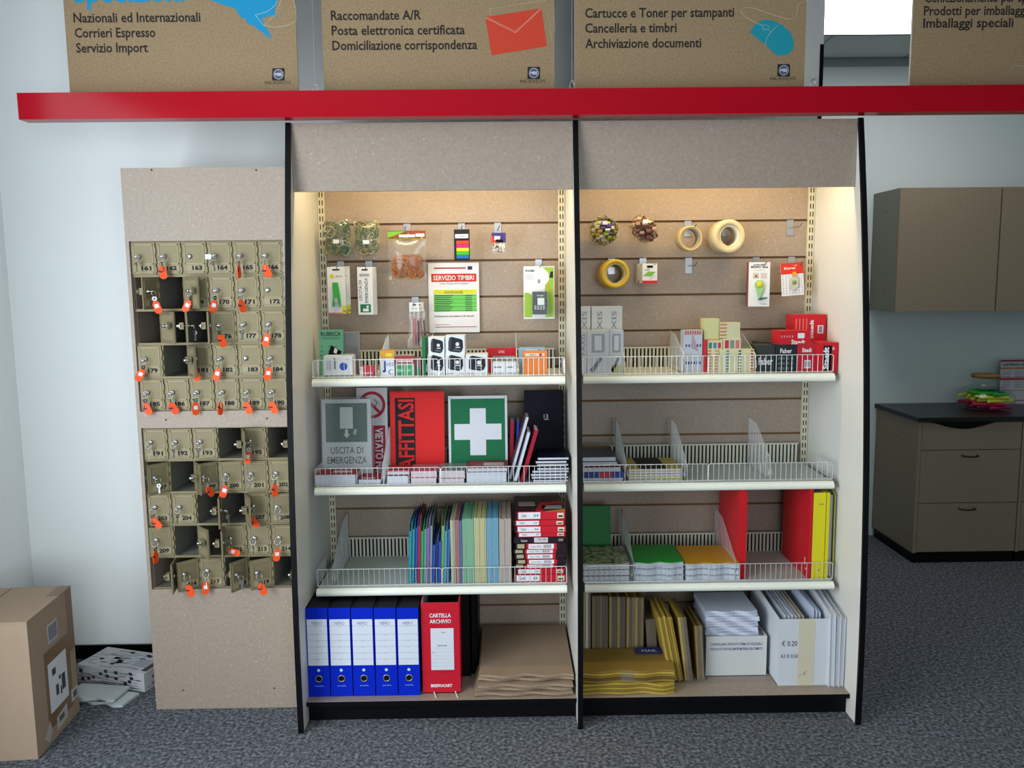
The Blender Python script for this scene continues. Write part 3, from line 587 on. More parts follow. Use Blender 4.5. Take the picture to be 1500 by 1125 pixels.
# pens in sleeves
for i, (p0, p1, q1, Y, lab, an) in enumerate(((596, 619, 510, 3.335, 'front clear sleeve of pens with white header', 0), (600, 626, 509, 3.37, 'rear clear sleeve of pens fanned out to the right', -4))):
    x, zt, w, h = HG(p0, p1, 443, q1, Y); t = thing('pen_sleeve', lab, 'pen pack', (x, Y, zt), (0, R(an), 0), 'clear sleeves of pens')
    b = B(); b.box(-w*.32, w*.3, 0, .002, -h*.2, 0, PAPER); euro(b, w*.6, h*.9); b.text('PENNA', 0, -h*.15, .006, -.0006, M('#8a8f94', .6), align='c'); b.build('header_card', t)
    b = B(); pillow(b, w*1.0, h*.82, .014, FILM, -h*.18, 6, .65); b.build('clear_sleeve', t)
    for j, (dx, c) in enumerate(((-.12, '#c98a96'), (.06, '#c0394a'), (.22, '#3a3a44'))): B().tube([(dx*w, 0, -h*.3-.1*h*j/2), (dx*w, 0, -h*.86), (dx*w, 0, -h*.95)], [.0035, .0035, .001], M(c, .4), 8).build('pen', t)
# gift bows
def bow(px, py, r_px, cols, label, seed, flat=False):
    Y = 3.34; x, z = P(px, py, Y); r = r_px*Y/F; rnd = random.Random(seed); b = B(); t = thing('gift_bow', label, 'gift bow', (x, Y, z), group='gift bows on hooks')
    N = 72
    for i in range(N):
        a = i*2.39996; el = math.asin(1-1.55*(i+.5)/N); d = Vector((math.cos(a)*math.cos(el), -math.sin(el) if not flat else -.5*math.sin(el), math.sin(a)*math.cos(el))).normalized()
        if flat: d = (Matrix.Rotation(R(45), 3, 'Y') @ Vector((d.x*1.05, d.y, d.z*.8)))
        sd = d.cross(Vector((0, 0, 1)) if abs(d.z) < .8 else Vector((1, 0, 0))).normalized(); up2 = sd.cross(d); wv = r*.17; L = r*rnd.uniform(.85, 1.08); mt = M(rnd.choice(cols), .25, .3)
        path = [(0, 0), (.55, .13), (.95, .12), (1.0, 0), (.95, -.12), (.5, -.1), (.1, 0)]
        vs = []
        for (q, s_) in path:
            c = d*q*L+up2*s_*L; vs += [tuple(c-sd*wv), tuple(c+sd*wv)]
        b.add(vs, [(2*k, 2*k+1, 2*k+3, 2*k+2) for k in range(len(path)-1)], mt)
    o = b.build('ribbon_loops', t); sm = o.modifiers.new('thick', 'SOLIDIFY'); sm.thickness = .0006
    b = B(); b.box(-.013, .006, -r*.98, -r*.96, r*.35, r*.6, PAPER); b.build('price_sticker', t)
bow(885, 338, 21, ['#c7b24c', '#8f9a3e', '#d8d2c4', '#c9b23c', '#7f8a3a', '#4f8a5a', '#e0d6b0', '#6a5a9a'], 'shiny gold and green gift bow', 3)
bow(943, 336, 21, ['#d0aa8e', '#b08a78', '#e9d0b0', '#9a6a62', '#d9b99a'], 'pinkish brown striped gift bow beside the gold one', 8, True)
# tape rolls
def tape(px, py, ro, ri, depth, col, core, label, Y=3.325, ry=0, group='tape rolls on hooks'):
    x, z = P(px, py, Y); k = Y/F; t = thing('tape_roll', label, 'tape roll', (x, Y, z), (0, 0, ry), group)
    B().lathe([(ri*k*1.08, 0), (ro*k*.97, 0), (ro*k, .002), (ro*k, depth-.002), (ro*k*.97, depth), (ri*k*1.08, depth)], col, (0, 0, 0), 'y', 40, closed=True).build('tape', t)
    B().lathe([(ri*k*.96, .001), (ri*k*1.08, .001), (ri*k*1.08, depth-.001), (ri*k*.96, depth-.001)], core, (0, 0, 0), 'y', 40, closed=True).build('core', t)
tape(1012, 349, 18, 14, .05, M('#cdb683', .25), M('#a49a86', .5), 'single roll of clear beige tape', ry=R(8))
tape(1069, 346, 24, 14.5, .045, M('#d9c9a3', .4), M('#e3dcc6', .5), 'front roll of wide cream masking tape', Y=3.30, ry=R(10))
tape(1065, 347, 24, 14.5, .045, M('#d4c39b', .4), M('#e3dcc6', .5), 'rear roll of cream masking tape behind the front one', Y=3.352, ry=R(10))
tape(902, 401, 21, 14, .05, M('#d9b640', .25), M('#c9b98a', .5), 'front roll of yellow packing tape', Y=3.30, ry=R(10))
tape(899, 402, 21, 14, .05, M('#d0ab3a', .25), M('#c9b98a', .5), 'rear roll of yellow packing tape on the same hook', Y=3.355, ry=R(10))
def smallc(b, w, h, t):
    b.box(-w/2, w/2, -.0006, 0, -h, -h*.86, M('#d8283a', .5)); b.box(-w*.2, w*.2, -.0006, 0, -h*.22, -h*.1, SLOT); b.prism([(-w*.5, -h*.62), (w*.1, -h*.66), (w*.4, -h*.42), (-w*.1, -h*.4)], -.0006, 0, M('#7fc05a', .5)); b.prism([(-w*.1, -h*.78), (w*.3, -h*.6), (w*.42, -h*.62), (w*.05, -h*.8)], -.001, -.0006, M('#d7dce0', .5)); b.box(w*.22, w*.42, -.001, -.0006, -h*.06, -h*.03, M('#6a9a3a', .5))
    b.text('TAPE', -w*.2, -h*.36, .007, -.0008, M('#2f7a3a', .5), align='c')
card('adhesive_pack', 'front small white carton with red base and hang tab', 'carton', 941, 963, 386, 415, 3.31, smallc, R(6), .05, group='small red and white cartons')
card('adhesive_pack', 'second small white carton behind the front one', 'carton', 935, 956, 386, 414, 3.365, smallc, R(6), .04, group='small red and white cartons')
def mono(b, w, h, t):
    b.text('MONO Glue', 0, -h*.13, .008, -.0006, INK, align='c', w=w*.8, bold=.03); b.text('AUFKLEBER', 0, -h*.075, .006, -.0006, INK, align='c', w=w*.6, bold=.02); b.text('Tombow', 0, -h*.19, .004, -.0006, INK, align='c', w=w*.5)
    b.box(-w*.3, -w*.02, -.0006, 0, -h*.37, -h*.24, M('#c8d0c0', .5)); b.box(w*.06, w*.36, -.0006, 0, -h*.37, -h*.24, M('#d8c9cc', .5)); b.prism([(-w*.24, -h*.34), (-w*.06, -h*.34), (-w*.14, -h*.27)], -.001, -.0006, M('#c04a5a', .5))
    b.text('Tombow', w*.25, -h*.955, .005, -.0006, INK, align='c')
    c = B(); c.prism([(-w*.22, -h*.48), (-w*.1, -h*.41), (w*.12, -h*.41), (w*.22, -h*.5), (w*.14, -h*.66), (w*.0, -h*.83), (-w*.08, -h*.7)], -.012, -.001, M('#9ad08a', .4)); c.lathe([(0, -.0145), (.013, -.0145), (.013, -.002)], M('#d8d83a', .4), (0, 0, -h*.5), 'y', 18); c.prism([(-w*.06, -h*.83), (w*.06, -h*.8), (w*.4, -h*.79), (w*.4, -h*.81), (w*.02, -h*.86)], -.006, -.001, M('#3a7a4a', .5)); c.build('glue_tape', t, .002, 'green and yellow glue tape')
for p0, p1, Y, lab, m in ((1097, 1127, 3.33, 'front card pack with a green and yellow glue tape', PAPER), (1095, 1124, 3.36, 'second glue tape card seen edge on behind the front card', M('#a86a6a', .6)), (1094, 1122, 3.385, 'rearmost glue tape card against the back', M('#8a4a50', .6))):
    card('glue_tape_pack', lab, 'card pack', p0, p1, 384, 449, Y, mono if m is PAPER else (lambda b, w, h, t: euro(b, w, h)), R(-8), .003, m, 'glue tape card packs')
def redc(b, w, h, t):
    b.box(-w/2, w/2, -.0006, 0, -h*.34, 0, M('#dc3a26', .5)); b.text('Kores', -w*.1, -h*.19, .009, -.001, PAPER, align='c', w=w*.5, bold=.03); b.text('refill', w*.15, -h*.1, .005, -.001, PAPER, align='c')
    for i in range(7):
        for j in range(8): b.disc((-.42+i*.14)*w, -h*(.4+.075*j), .0022, -.0006, M('#8a8f9a', .6), 6)
    c = B(); c.prism([(-w*.12, -h*.5), (w*.05, -h*.38), (w*.24, -h*.5), (w*.22, -h*.75), (-w*.04, -h*.86), (-w*.16, -h*.7)], -.01, -.001, M('#c9cbb8', .4)); c.prism([(w*.0, -h*.28), (w*.16, -h*.28), (w*.14, -h*.42), (w*.02, -h*.42)], -.011, -.001, M('#e8a03a', .4)); c.lathe([(0, -.0125), (.009, -.0125), (.009, -.002)], M('#8f9a5a', .4), (w*.05, 0, -h*.6), 'y', 14); c.build('correction_roller', t, .0015, 'pale roller with orange cap')
card('correction_roller_pack', 'card pack with red top, white lower half and pale roller', 'card pack', 1143, 1175, 385, 433, 3.34, redc, R(-4), .003, ry=R(-4))
# ------------------------------------------------------------------ boxed goods on the shelves
def carton(name, label, cat, p0, p1, ptop, Y, zb, d, mat, fn=None, rz=0, group=None, lift=0, bevel=.0012, tilt=0, ry=0, **fm):
    x, w, h = S(p0, p1, ptop, Y, zb+lift); b = B(); b.box(-w/2, w/2, 0, d, 0, h, mat, None, **fm)
    b.box(-w/2-.0002, w/2+.0002, d*.48, d*.5, h, h+.0003, M('#9a9a9a', .6))       # seam of the top flap
    if fn: fn(b, w, h)
    return solo(b, name, label, cat, (x, Y, zb+lift+.0004), (tilt, ry, rz), group)
z2 = TIER[2][1]; z3 = TIER[3][1]; z4 = TIER[4][1]; z5 = .087
def book(name, label, cat, p0, p1, ptop, Y, zb, d, cover, fn=None, tilt=0, rz=0, group=None, ry=0):   # upright book, cover towards the room, thickness d
    x, w, h = S(p0, p1, ptop, Y, zb); t = thing(name, label, cat, (x, Y, zb+.0005), (tilt, ry, rz), group)
    b = B(); b.box(-w/2, w/2, 0, .002, 0, h, cover); b.box(-w/2, w/2, d-.002, d, 0, h, cover); b.box(-w/2, -w/2+.002, .002, d-.002, 0, h, cover)
    if fn: fn(b, w, h)
    b.build('cover', t); B().box(-w/2+.003, w/2-.003, .002, d-.002, .003, h-.003, PAGES).build('pages', t); return t
def rub(b, w, h):
    b.text('RUBRICA', 0, h*.86, h*.09, -.0006, M('#33403c', .6), align='c', w=w*.84, bold=.02); b.text('TELEFONICA', 0, h*.79, h*.035, -.0006, M('#33403c', .6), align='c', w=w*.8)
    for i in range(7): b.box(-w*.42+(i % 3)*w*.3, -w*.36+(i % 3)*w*.3, -.0006, 0, h*(.62-.1*(i//3)), h*(.645-.1*(i//3)), M('#4a6a5a', .6))
    b.prism([(-w*.2, h*.3), (w*.25, h*.3), (w*.45, h*.52), (0, h*.66)], -.001, -.0005, BLACK); b.prism([(w*.1, h*.5), (w*.22, h*.46), (w*.28, h*.56), (w*.16, h*.6)], -.0014, -.001, PAPER)
book('address_book', 'green address book with black telephone picture on its cover', 'book', 468, 503, 483, 3.235, z2, .016, M('#6fb494', .5), rub, R(-6))
carton('document_sleeve', 'grey plastic wrapped folder right of the green address book', 'folder', 500, 527, 486, 3.25, z2, .008, M('#96989a', .3), lambda b, w, h: (b.box(-w*.45, w*.45, -.001, 0, h*.02, h*.98, FILM), b.box(-w*.3, w*.2, -.0015, -.001, h*.15, h*.5, M('#b0b2b2', .4))), tilt=R(-7))
def mous(b, w, h):
    b.box(-w/2, w/2, -.0005, 0, 0, h*.12, M('#8aa06a', .5)); b.box(-w*.4, -w*.24, -.0005, 0, h*.35, h*.85, M('#c8ccd4', .6)); b.box(-w*.16, -w*.08, -.0005, 0, h*.4, h*.9, M('#8a94a4', .6)); b.lathe([(0, -.001), (w*.14, 0)], M('#2a55b8', .3), (w*.18, 0, h*.52), 'y', 18); b.text('USB', w*.32, h*.8, .006, -.0006, M('#b0406a', .5), align='c')
carton('accessory_carton', 'white carton with round blue picture in front of the address book', 'carton', 475, 517, 522, 3.145, z2, .07, PAPER, mous)
carton('staple_carton', 'tiny red carton behind the fence left of the first divider', 'carton', 529, 549, 537, 3.14, z2, .05, M('#c23a48', .4), lambda b, w, h: (b.text('staples', 0, h*.35, .008, -.0006, PAPER, align='c', w=w*.7), b.box(-w/2, -w*.35, -.0006, 0, 0, h, M('#e8dcd6', .5))))
def joc(b, w, h):
    b.box(-w/2, w/2, -.0005, 0, h*.72, h, M('#e2a032', .5)); b.box(-w*.1, w*.36, -.0008, 0, h*.79, h*.9, M('#e9d64a', .5)); b.text('J', -w*.22, h*.3, h*.3, -.0008, M('#2a48a8', .5), align='c', bold=.05); b.text('100', w*.2, h*.42, h*.14, -.0008, M('#2a48a8', .5), align='c'); b.text('C', w*.22, h*.1, h*.2, -.0008, M('#2a48a8', .5), align='c')
carton('clip_carton', 'orange topped white carton with blue lettering, beside the wire divider', 'carton', 558, 578, 514, 3.145, z2, .06, PAPER, joc, t=M('#e2a032', .5))
def rg(b, w, h):
    b.box(-w/2, w/2, -.0005, 0, h*.62, h, M('#a8404a', .5)); b.box(-w*.45, -w*.05, -.0006, 0, h*.08, h*.55, M('#2f9a5c', .5)); b.box(w*.02, w*.42, -.0006, 0, h*.08, h*.55, M('#3aa868', .5)); b.text('PUNTI', -w*.24, h*.25, h*.12, -.001, PAPER, align='c', w=w*.3); b.text('6/4', w*.2, h*.25, h*.14, -.001, PAPER, align='c', w=w*.2); b.box(-w*.4, w*.4, -.0008, 0, h*.7, h*.78, M('#e0d8d0', .6))
carton('staple_carton', 'red and green staples carton in front of the pens', 'carton', 580, 607, 521, 3.145, z2, .055, M('#c8c4bc', .5), rg)
carton('staple_carton', 'narrow brown carton right of the red and green staples', 'carton', 608, 617, 524, 3.16, z2, .05, M('#a8787a', .5), lambda b, w, h: b.box(-w*.3, w*.3, -.0005, 0, h*.1, h*.5, M('#2f9a5c', .5)))
carton('green_divider_card', 'upright dark green plastic card left of the stamp cartons', 'card', 619, 624, 495, 3.15, z2, .12, M('#1f7a48', .35), bevel=0)
def stamp(b, w, h):
    b.prism([(-w*.36, h*.36), (-w*.28, h*.3), (w*.22, h*.24), (w*.34, h*.3), (w*.42, h*.48), (w*.4, h*.78), (w*.3, h*.84), (-w*.18, h*.94), (-w*.3, h*.9), (-w*.35, h*.7)], -.0006, 0, M('#24262c', .4)); b.prism([(-w*.34, h*.34), (-w*.24, h*.3), (-w*.2, h*.92), (-w*.3, h*.88)], -.001, -.0006, M('#4a4e58', .4)); b.prism([(-w*.1, h*.34), (w*.26, h*.3), (w*.3, h*.38), (-w*.08, h*.42)], -.001, -.0006, M('#5a5e68', .4))
    b.lathe([(0, -.0012), (w*.1, -.0012)], PAPER, (w*.12, 0, h*.62), 'y', 12); b.box(w*.02, w*.26, -.0013, -.0011, h*.46, h*.5, PAPER)
    b.text('trodat', -w*.44, h*.1, h*.075, -.0006, M('#b83a4a', .6), w=w*.34); b.text('4911', w*.22, h*.1, h*.06, -.0006, M('#8a8f94', .6), w=w*.2)
for p0, p1, pt, Y, lf, lab in ((628, 651.5, 518, 3.143, 0, 'white stamp carton, leftmost of the bottom row'), (653, 681, 518, 3.143, 0, 'white stamp carton, middle of the bottom row'), (682.5, 714, 519, 3.143, 0, 'white stamp carton, rightmost of the bottom row with none on top'),
    (628, 651.5, 494, 3.146, .0695, 'white stamp carton stacked on the left one'), (653, 681, 491.5, 3.146, .0695, 'white stamp carton stacked on the middle one')):
    carton('stamp_carton', lab, 'carton', p0, p1, pt, Y, z2, .075, PAPER, stamp, R(-2), 'white stamp cartons', lf)
carton('red_folder', 'red folder lying against the back behind the small white cartons', 'folder', 713, 757, 510, 3.25, z2, .02, RED, lambda b, w, h: (b.text('KORES', 0, h*.8, h*.1, -.0006, PAPER, align='c', w=w*.2), b.box(-w*.3, w*.45, -.0006, 0, h*.1, h*.68, M('#9fb8bc', .5)), b.box(-w*.1, w*.4, -.001, -.0006, h*.1, h*.4, M('#6a4a3a', .5))))
for p0, p1, lab in ((722, 740, 'small white carton, left of two behind the fence before the red folder'), (740.5, 757, 'small white carton, right of two behind the fence before the red folder')):
    carton('chalk_carton', lab, 'carton', p0, p1, 531, 3.142, z2, .05, PAPER, lambda b, w, h: (b.box(-w*.4, w*.4, -.0005, 0, h*.15, h*.25, M('#b8bcc2', .6)), b.box(-w*.4, w*.2, -.0005, 0, h*.6, h*.7, M('#8a8f98', .6))), group='small white cartons')
carton('index_card_pack', 'pale blue pack of index cards behind the orange pack', 'card pack', 761, 798, 509, 3.2, z2, .02, M('#9fc4d8', .3), lambda b, w, h: (b.box(-w*.25, w*.45, -.0006, 0, h*.8, h*.92, PAPER), b.disc(w*.28, h*.86, w*.06, -.001, M('#c03a5a', .5))))
carton('index_card_pack', 'orange pack of index cards at the right end of the shelf', 'card pack', 766, 802, 514, 3.145, z2, .02, M('#f08a3c', .35), lambda b, w, h: (b.box(-w*.4, w*.38, -.0006, 0, h*.78, h*.9, M('#f6dcc4', .5)), b.disc(w*.22, h*.84, w*.06, -.001, M('#d8283a', .5)), b.text('Bristol', -w*.1, h*.81, h*.06, -.001, INK, align='c')))
# right bay, top shelf
def fax(b, w, h):
    T = Matrix.Rotation(R(-90), 4, 'Y'); g = M('#8f939b', .6)
    for zc_ in ((0,) if w < .07 else (-w*.26, w*.2)): b.text('FAXIS', h*.45, zc_-.006, .019, -.0006, g, T=T, w=h*.48)
    b.box(-w*.5, -w*.49, -.0006, 0, 0, h, g)
def fax2(b, w, h):
    g = M('#8f939b', .6); b.box(-w*.3, w*.3, -.0006, 0, h*.5, h*.92, M('#b4b8be', .6)); b.box(-w*.16, w*.16, -.001, -.0006, h*.55, h*.88, PAPER); b.prism([(-w*.4, h*.1), (w*.1, h*.4), (w*.2, h*.36), (-w*.2, h*.05)], -.0008, 0, g)
    if w < .06: b.box(-w*.35, w*.35, -.0008, 0, h*.05, h*.22, M('#d8cf8a', .5))
for p0, p1, pt, Y, lf, fn, lab in ((849.5, 865, 449, 3.20, 0, fax, 'tall white calendar carton against the centre panel'), (866, 911, 449, 3.20, 0, fax, 'tall wide white calendar carton with two columns of lettering'), (851, 859.5, 484, 3.145, 0, fax, 'low white carton against the centre panel, front row'), (860, 892, 484, 3.145, 0, fax2, 'low white carton in the middle of the front row'), (892.5, 913, 484, 3.145, 0, fax2, 'low white carton with yellowish label, right of the front row')):
    carton('calendar_carton', lab, 'carton', p0, p1, pt, Y, z2, .05, M('#e4e6ea', .45), fn, 0, 'white calendar cartons', lf)
def strip(c1, c2, n=7):
    def f(b, w, h):
        for i in range(n):
            z = h*(i+.3)/n
            b.box(-w/2, -w*.16, -.0006, 0, z, z+h*.4/n, M(c1, .5))
            b.box(w*.18, w*.42, -.0006, 0, z, z+h*.35/n, M(c2, .5))
    return f
NOTE = M('#e0dcb0', .6)
def note_pk(lab, p0, p1, pt, lf, fn, m=NOTE, Y=3.145, d=.06, rz=0): carton('sticky_note_pack', lab, 'sticky notes', p0, p1, pt, Y, z2, d, m, fn, rz, 'sticky note packs', lf)
note_pk('pale blue sticky note pack with red and blue print, leftmost', 1001, 1028, 484, 0, lambda b, w, h: [b.box(-w*.45+i*w*.13, -w*.37+i*w*.13, -.0006, 0, h*.9, h*.99, M('#c8584a', .5)) for i in range(7)]+[b.box(-w*.4+i*w*.15, -w*.32+i*w*.15, -.0006, 0, h*(.62-.4*j), h*(.68-.4*j), M('#4a4a8a', .5)) for i in range(6) for j in (0, 1)]+[b.prism([(-w*.1, h*.6), (w*.3, h*.5), (-w*.05, h*.95)], -.0008, -.0004, M('#b8a0a8', .5))], M('#c9cdd6', .5))
note_pk('thin red edged sticky note pack standing beside the pale blue one', 1029, 1035, 498, 0, None, M('#d2303c', .4))
for i in range(2): note_pk(('striped sticky note pack at the base of the pile, left', 'blue dotted sticky note pack at the base of the pile, right')[i], (1036, 1053)[i], (1052, 1104)[i], 512, 0, (strip('#d86a4a', '#d86a4a', 8), lambda b, w, h: [b.box((-.3+.35*c)*w, (-.22+.35*c)*w, -.0006, 0, h*(j+.2)/8, h*(j+.7)/8, M(('#4a88b8', '#3a4a8a', '#c84a4a')[c], .5)) for c in range(3) for j in range(8)])[i])
note_pk('sticky note pack with blue and red patches, second level left', 1036, 1058, 499, .088, lambda b, w, h: [b.box((-.4+.3*i)*w, (-.2+.3*i)*w, -.0006, 0, h*.2, h*.8, M(c, .5)) for i, c in enumerate(('#3a8a6a', '#4a88b8', '#c84a4a'))], Y=3.15)
note_pk('sticky note pack with red and grey patches, second level right', 1059, 1085, 496, .088, lambda b, w, h: [b.box((-.4+.3*i)*w, (-.18+.3*i)*w, -.0006, 0, h*.15, h*.85, M(c, .5)) for i, c in enumerate(('#c83a44', '#8a8f98', '#d87a7a'))], Y=3.15)
note_pk('plain pale yellow block of sticky notes topmost on the left', 1031, 1053, 467, .124, lambda b, w, h: b.box(-w/2, w/2, -.0006, 0, 0, h*.1, M('#dca86a', .5)), M('#ddd79a', .6), Y=3.155)
note_pk('stack of striped sticky note pads topmost on the right', 1054, 1084, 473, .126, strip('#d87a5a', '#e0d8a8', 5), Y=3.155, rz=R(3))
def blk(b, w, h):
    b.text('Faber', 0, h*.7, h*.16, -.0006, PAPER, align='c', w=w*.55, bold=.02)
    for i in range(4):
        for j in range(3): b.box((-.36+.2*i)*w, (-.24+.2*i)*w, -.0006, 0, h*(.1+.18*j), h*(.2+.18*j), M('#5a6a6c', .5))
DG = M('#262d30', .4)
carton('toner_carton', 'dark grey carton leaning on the left of the black cartons', 'carton', 1108, 1134, 506, 3.145, z2, .1, M('#3a3d3c', .4), lambda b, w, h: b.text('Faber', 0, h*.3, h*.25, -.0006, PAPER, align='c', w=w*.8, bold=.02), group='dark grey cartons')
carton('toner_carton', 'dark grey carton with white script beside the red ones', 'carton', 1135, 1166, 505, 3.145, z2, .1, DG, blk, group='dark grey cartons')
carton('toner_carton', 'dark carton tucked behind the other two dark ones', 'carton', 1112, 1150, 501, 3.26, z2, .1, M('#4a4d4c', .4), group='dark grey cartons')
def rdx(b, w, h):
    b.box(-w*.12, w*.22, -.0006, 0, h*.14, h*.42, PAPER)
    for i in range(8): b.box(-w*.1+i*w*.038, -w*.085+i*w*.038, -.001, -.0006, h*.18, h*.38, INK)
    b.text('Staedt', 0, h*.7, h*.14, -.0006, PAPER, align='c', w=w*.5, bold=.03)
RB = M('#d4202e', .35)
def rdy(b, w, h):
    T = Matrix.Rotation(R(-90), 4, 'Y'); b.text('Staedt', h*.1, -w*.05, .02, -.001, PAPER, T=T, w=h*.75, bold=.04); b.box(-w*.2, w*.2, -.0006, -.0002, h*.05, h*.9, BLACK); b.text('6', w*.28, h*.75, .014, -.0006, PAPER, align='c')
def rdz(b, w, h):
    for i in range(4): b.box(-w*.46+i*w*.11, -w*.43+i*w*.11, -.0006, 0, h*.1, h*.85, M('#e88a7a', .5))
    T = Matrix.Rotation(R(-90), 4, 'Y'); b.text('Staedt', h*.1, -w*.1, .014, -.001, PAPER, T=T, w=h*.7, bold=.04); b.box(w*.24, w*.42, -.0006, 0, h*.3, h*.6, PAPER); b.box(w*.28, w*.38, -.001, -.0006, h*.34, h*.56, M('#8a8f98', .6))
carton('marker_carton', 'red carton with barcode beside the dark cartons, bottom row', 'carton', 1167, 1195, 503, 3.145, z2, .12, M('#c22838', .35), rdx, group='red marker cartons')
carton('marker_carton', 'red carton with black panel at the far right, bottom row', 'carton', 1196, 1226.5, 502, 3.135, z2, .12, RB, rdy, group='red marker cartons', rz=R(2))
carton('marker_carton', 'flat red carton with barcode lying on the bottom red cartons', 'carton', 1142, 1187, 485, 3.15, z2, .1, RB, lambda b, w, h: (b.box(w*.08, w*.3, -.0006, 0, h*.5, h*.85, PAPER), b.text('Staedt', w*.1, h*.1, h*.3, -.0006, PAPER, align='c', w=w*.45, bold=.03), [b.box(-w*.46+i*w*.09, -w*.43+i*w*.09, -.0006, 0, h*.55, h*.7, M('#e8a89a', .5)) for i in range(5)]), group='red marker cartons', lift=.103)
carton('marker_carton', 'big red carton with pencil print, topmost of the red ones', 'carton', 1163, 1209, 461, 3.255, z2, .1, RB, rdz, group='red marker cartons', lift=.11)
# ------------------------------------------------------------------ left bay, middle shelf
def sign(name, label, p0, p1, pt, Y, zb, mat, fn, tilt=R(-5), rz=0, film=False, th=.003, hh=None, ry=0):
    x, w, h = S(p0, p1, pt, Y, zb); b = B(); b.box(-w/2, w/2, 0, th, 0, h, mat); t = thing(name, label, 'sign', (x, Y, zb+.0006), (tilt, ry, rz)); fn(b, w, h); b.build('panel', t)
    if film: c = B(); c.box(-w/2-.004, w/2+.012, -.005, -.0035, 0, h*1.03, FILM); c.build('wrapping', t)
    return t
def usc(b, w, h):
    g = M('#3d5f52', .5); z1 = h*.46; b.box(-w*.42, w*.42, -.0006, 0, z1, h*.95, g); b.box(-w*.13, w*.13, -.001, -.0006, z1+h*.17, h*.9, M('#d5dbd8', .5))
    b.prism([(-w*.03, z1+h*.16), (-w*.03, z1+h*.1), (-w*.07, z1+h*.1), (0, z1+h*.05), (w*.07, z1+h*.1), (w*.03, z1+h*.1), (w*.03, z1+h*.16)][::-1], -.001, -.0006, M('#d5dbd8', .5)); b.prism([(w*.13, z1+h*.10), (w*.18, z1+h*.09), (w*.22, z1+h*.15), (w*.16, z1+h*.17)], -.001, -.0006, M('#a8b8b0', .5))
    b.text('USCITA DI', 0, h*.315, h*.085, -.0006, M('#5a6462', .6), align='c', w=w*.66, bold=.01); b.text('EMERGENZA', 0, h*.19, h*.085, -.0006, M('#5a6462', .6), align='c', w=w*.8, bold=.01)
sign('exit_sign', 'dark green and white emergency exit sign wrapped in clear film', 473, 545, 586, 3.22, z3, M('#d3d6d8', .4), usc, film=True)
def vie(b, w, h):
    c = M('#b0203f', .5); zc = h*.80; r = w*.44; b.lathe([(r*.78, -.0006), (r, -.0006), (r, -.0009), (r*.78, -.0009)], c, (0, 0, zc), 'y', 36, closed=True, smooth=False)
    T = TR(0, 0, zc, 0, R(45), 0); b.box(-r*.85, r*.85, -.0012, -.0006, -r*.1, r*.1, c, T); b.box(-r*.6, r*.2, -.001, -.0007, -r*.35, -r*.2, INK); b.tube([(r*.25, -.0008, -r*.1+zc), (r*.4, -.0008, r*.2+zc), (r*.2, -.0008, r*.4+zc)], .0015, M('#5a5f64', .6), 4)
    b.box(w*.0, w*.42, -.0006, 0, 0, h*.56, c); T = Matrix.Rotation(R(90), 4, 'Y'); b.text('VIETATO FUMARE', -h*.53, w*.10, w*.24, -.001, PAPER, T=T, w=h*.72, bold=.03)
sign('no_smoking_sign', 'white and red no smoking sign with vertical lettering', 524, 569, 569, 3.30, z3, M('#dcdcde', .4), vie)
def aff(b, w, h):
    b.box(-w*.41, -w*.04, -.0006, 0, h*.04, h*.92, INK); T = Matrix.Rotation(R(-90), 4, 'Y'); b.text('AFFITTASI', h*.06, w*.07, w*.28, -.001, M('#ee2222', .5), T=T, w=h*.84, bold=.02)
    b.box(-w/2, w/2, -.0008, 0, h*.985, h, M('#c01a1c', .5))
sign('rental_sign', 'bright red rental sign with vertical black lettering', 573, 652, 574, 3.28, z3, M('#ee2222', .45), aff)
def crs(b, w, h):
    g = M('#0e6e45', .5); z1 = h*.13; b.box(-w*.46, w*.46, -.0006, 0, z1, h*.965, g); m = (z1+h*.965)/2; a = w*.4; c = w*.135
    b.box(-c, c, -.0012, -.0006, m-a, m+a, M('#e2e4ec', .5)); b.box(-a, -c, -.0012, -.0006, m-c, m+c, M('#e2e4ec', .5)); b.box(c, a, -.0012, -.0006, m-c, m+c, M('#e2e4ec', .5)); b.text('CASSETTA DI', 0, h*.055, h*.05, -.0006, INK, align='c', w=w*.55, bold=.02)
    for sx in (-1, 1): b.disc(sx*w*.465, h*.975, .0018, -.0008, INK, 8)
sign('first_aid_sign', 'green sign with big white first aid cross', 658, 744, 581, 3.25, z3, M('#d6dade', .4), crs)
def flatbook(name, label, cat, p0, p1, zb, Y, d, h, cover, group=None, n=1, rz=0, pages=PAGES, fn=None, spine=None):
    """pads or books lying flat, fore edge to the room"""
    a, c = XA(p0, Y, zb), XA(p1, Y, zb); w = c-a; t = thing(name, label, cat, ((a+c)/2, Y, zb+.0004), (0, 0, rz), group)
    b = B(); b.box(-w/2, w/2, 0, d, h-.0015, h, cover); b.box(-w/2, w/2, 0, d, 0, .0015, cover)
    if spine: b.box(-w/2, -w/2+.002, 0, d, 0, h, cover)
    if fn: fn(b, w, d, h)
    b.build('cover', t); rnd = random.Random(label); b = B(); k = max(1, int(h/.004))
    for i in range(k):
        e = rnd.uniform(0, .0016); b.box(-w/2+.002+e, w/2-.002-rnd.uniform(0, .0016), .001+e, d-.002, .0016+(h-.0032)*i/k, .0016+(h-.0032)*(i+.86)/k, pages)
    b.build('pages', t); return w
def toppatch(u0, u1, v0, v1, mat): return lambda b, w, d, h: b.box(w*u0, w*u1, d*v0, d*v1, h, h+.0005, mat)
W2 = M('#e6d8dc', .7)
flatbook('receipt_book', 'thick receipt book with red cover, leftmost of the front row', 'receipt book', 461, 522, z3, 3.105, .105, .044, M('#b8323c', .5), 'receipt books', fn=toppatch(-.1, .35, .3, .6, PAPER))
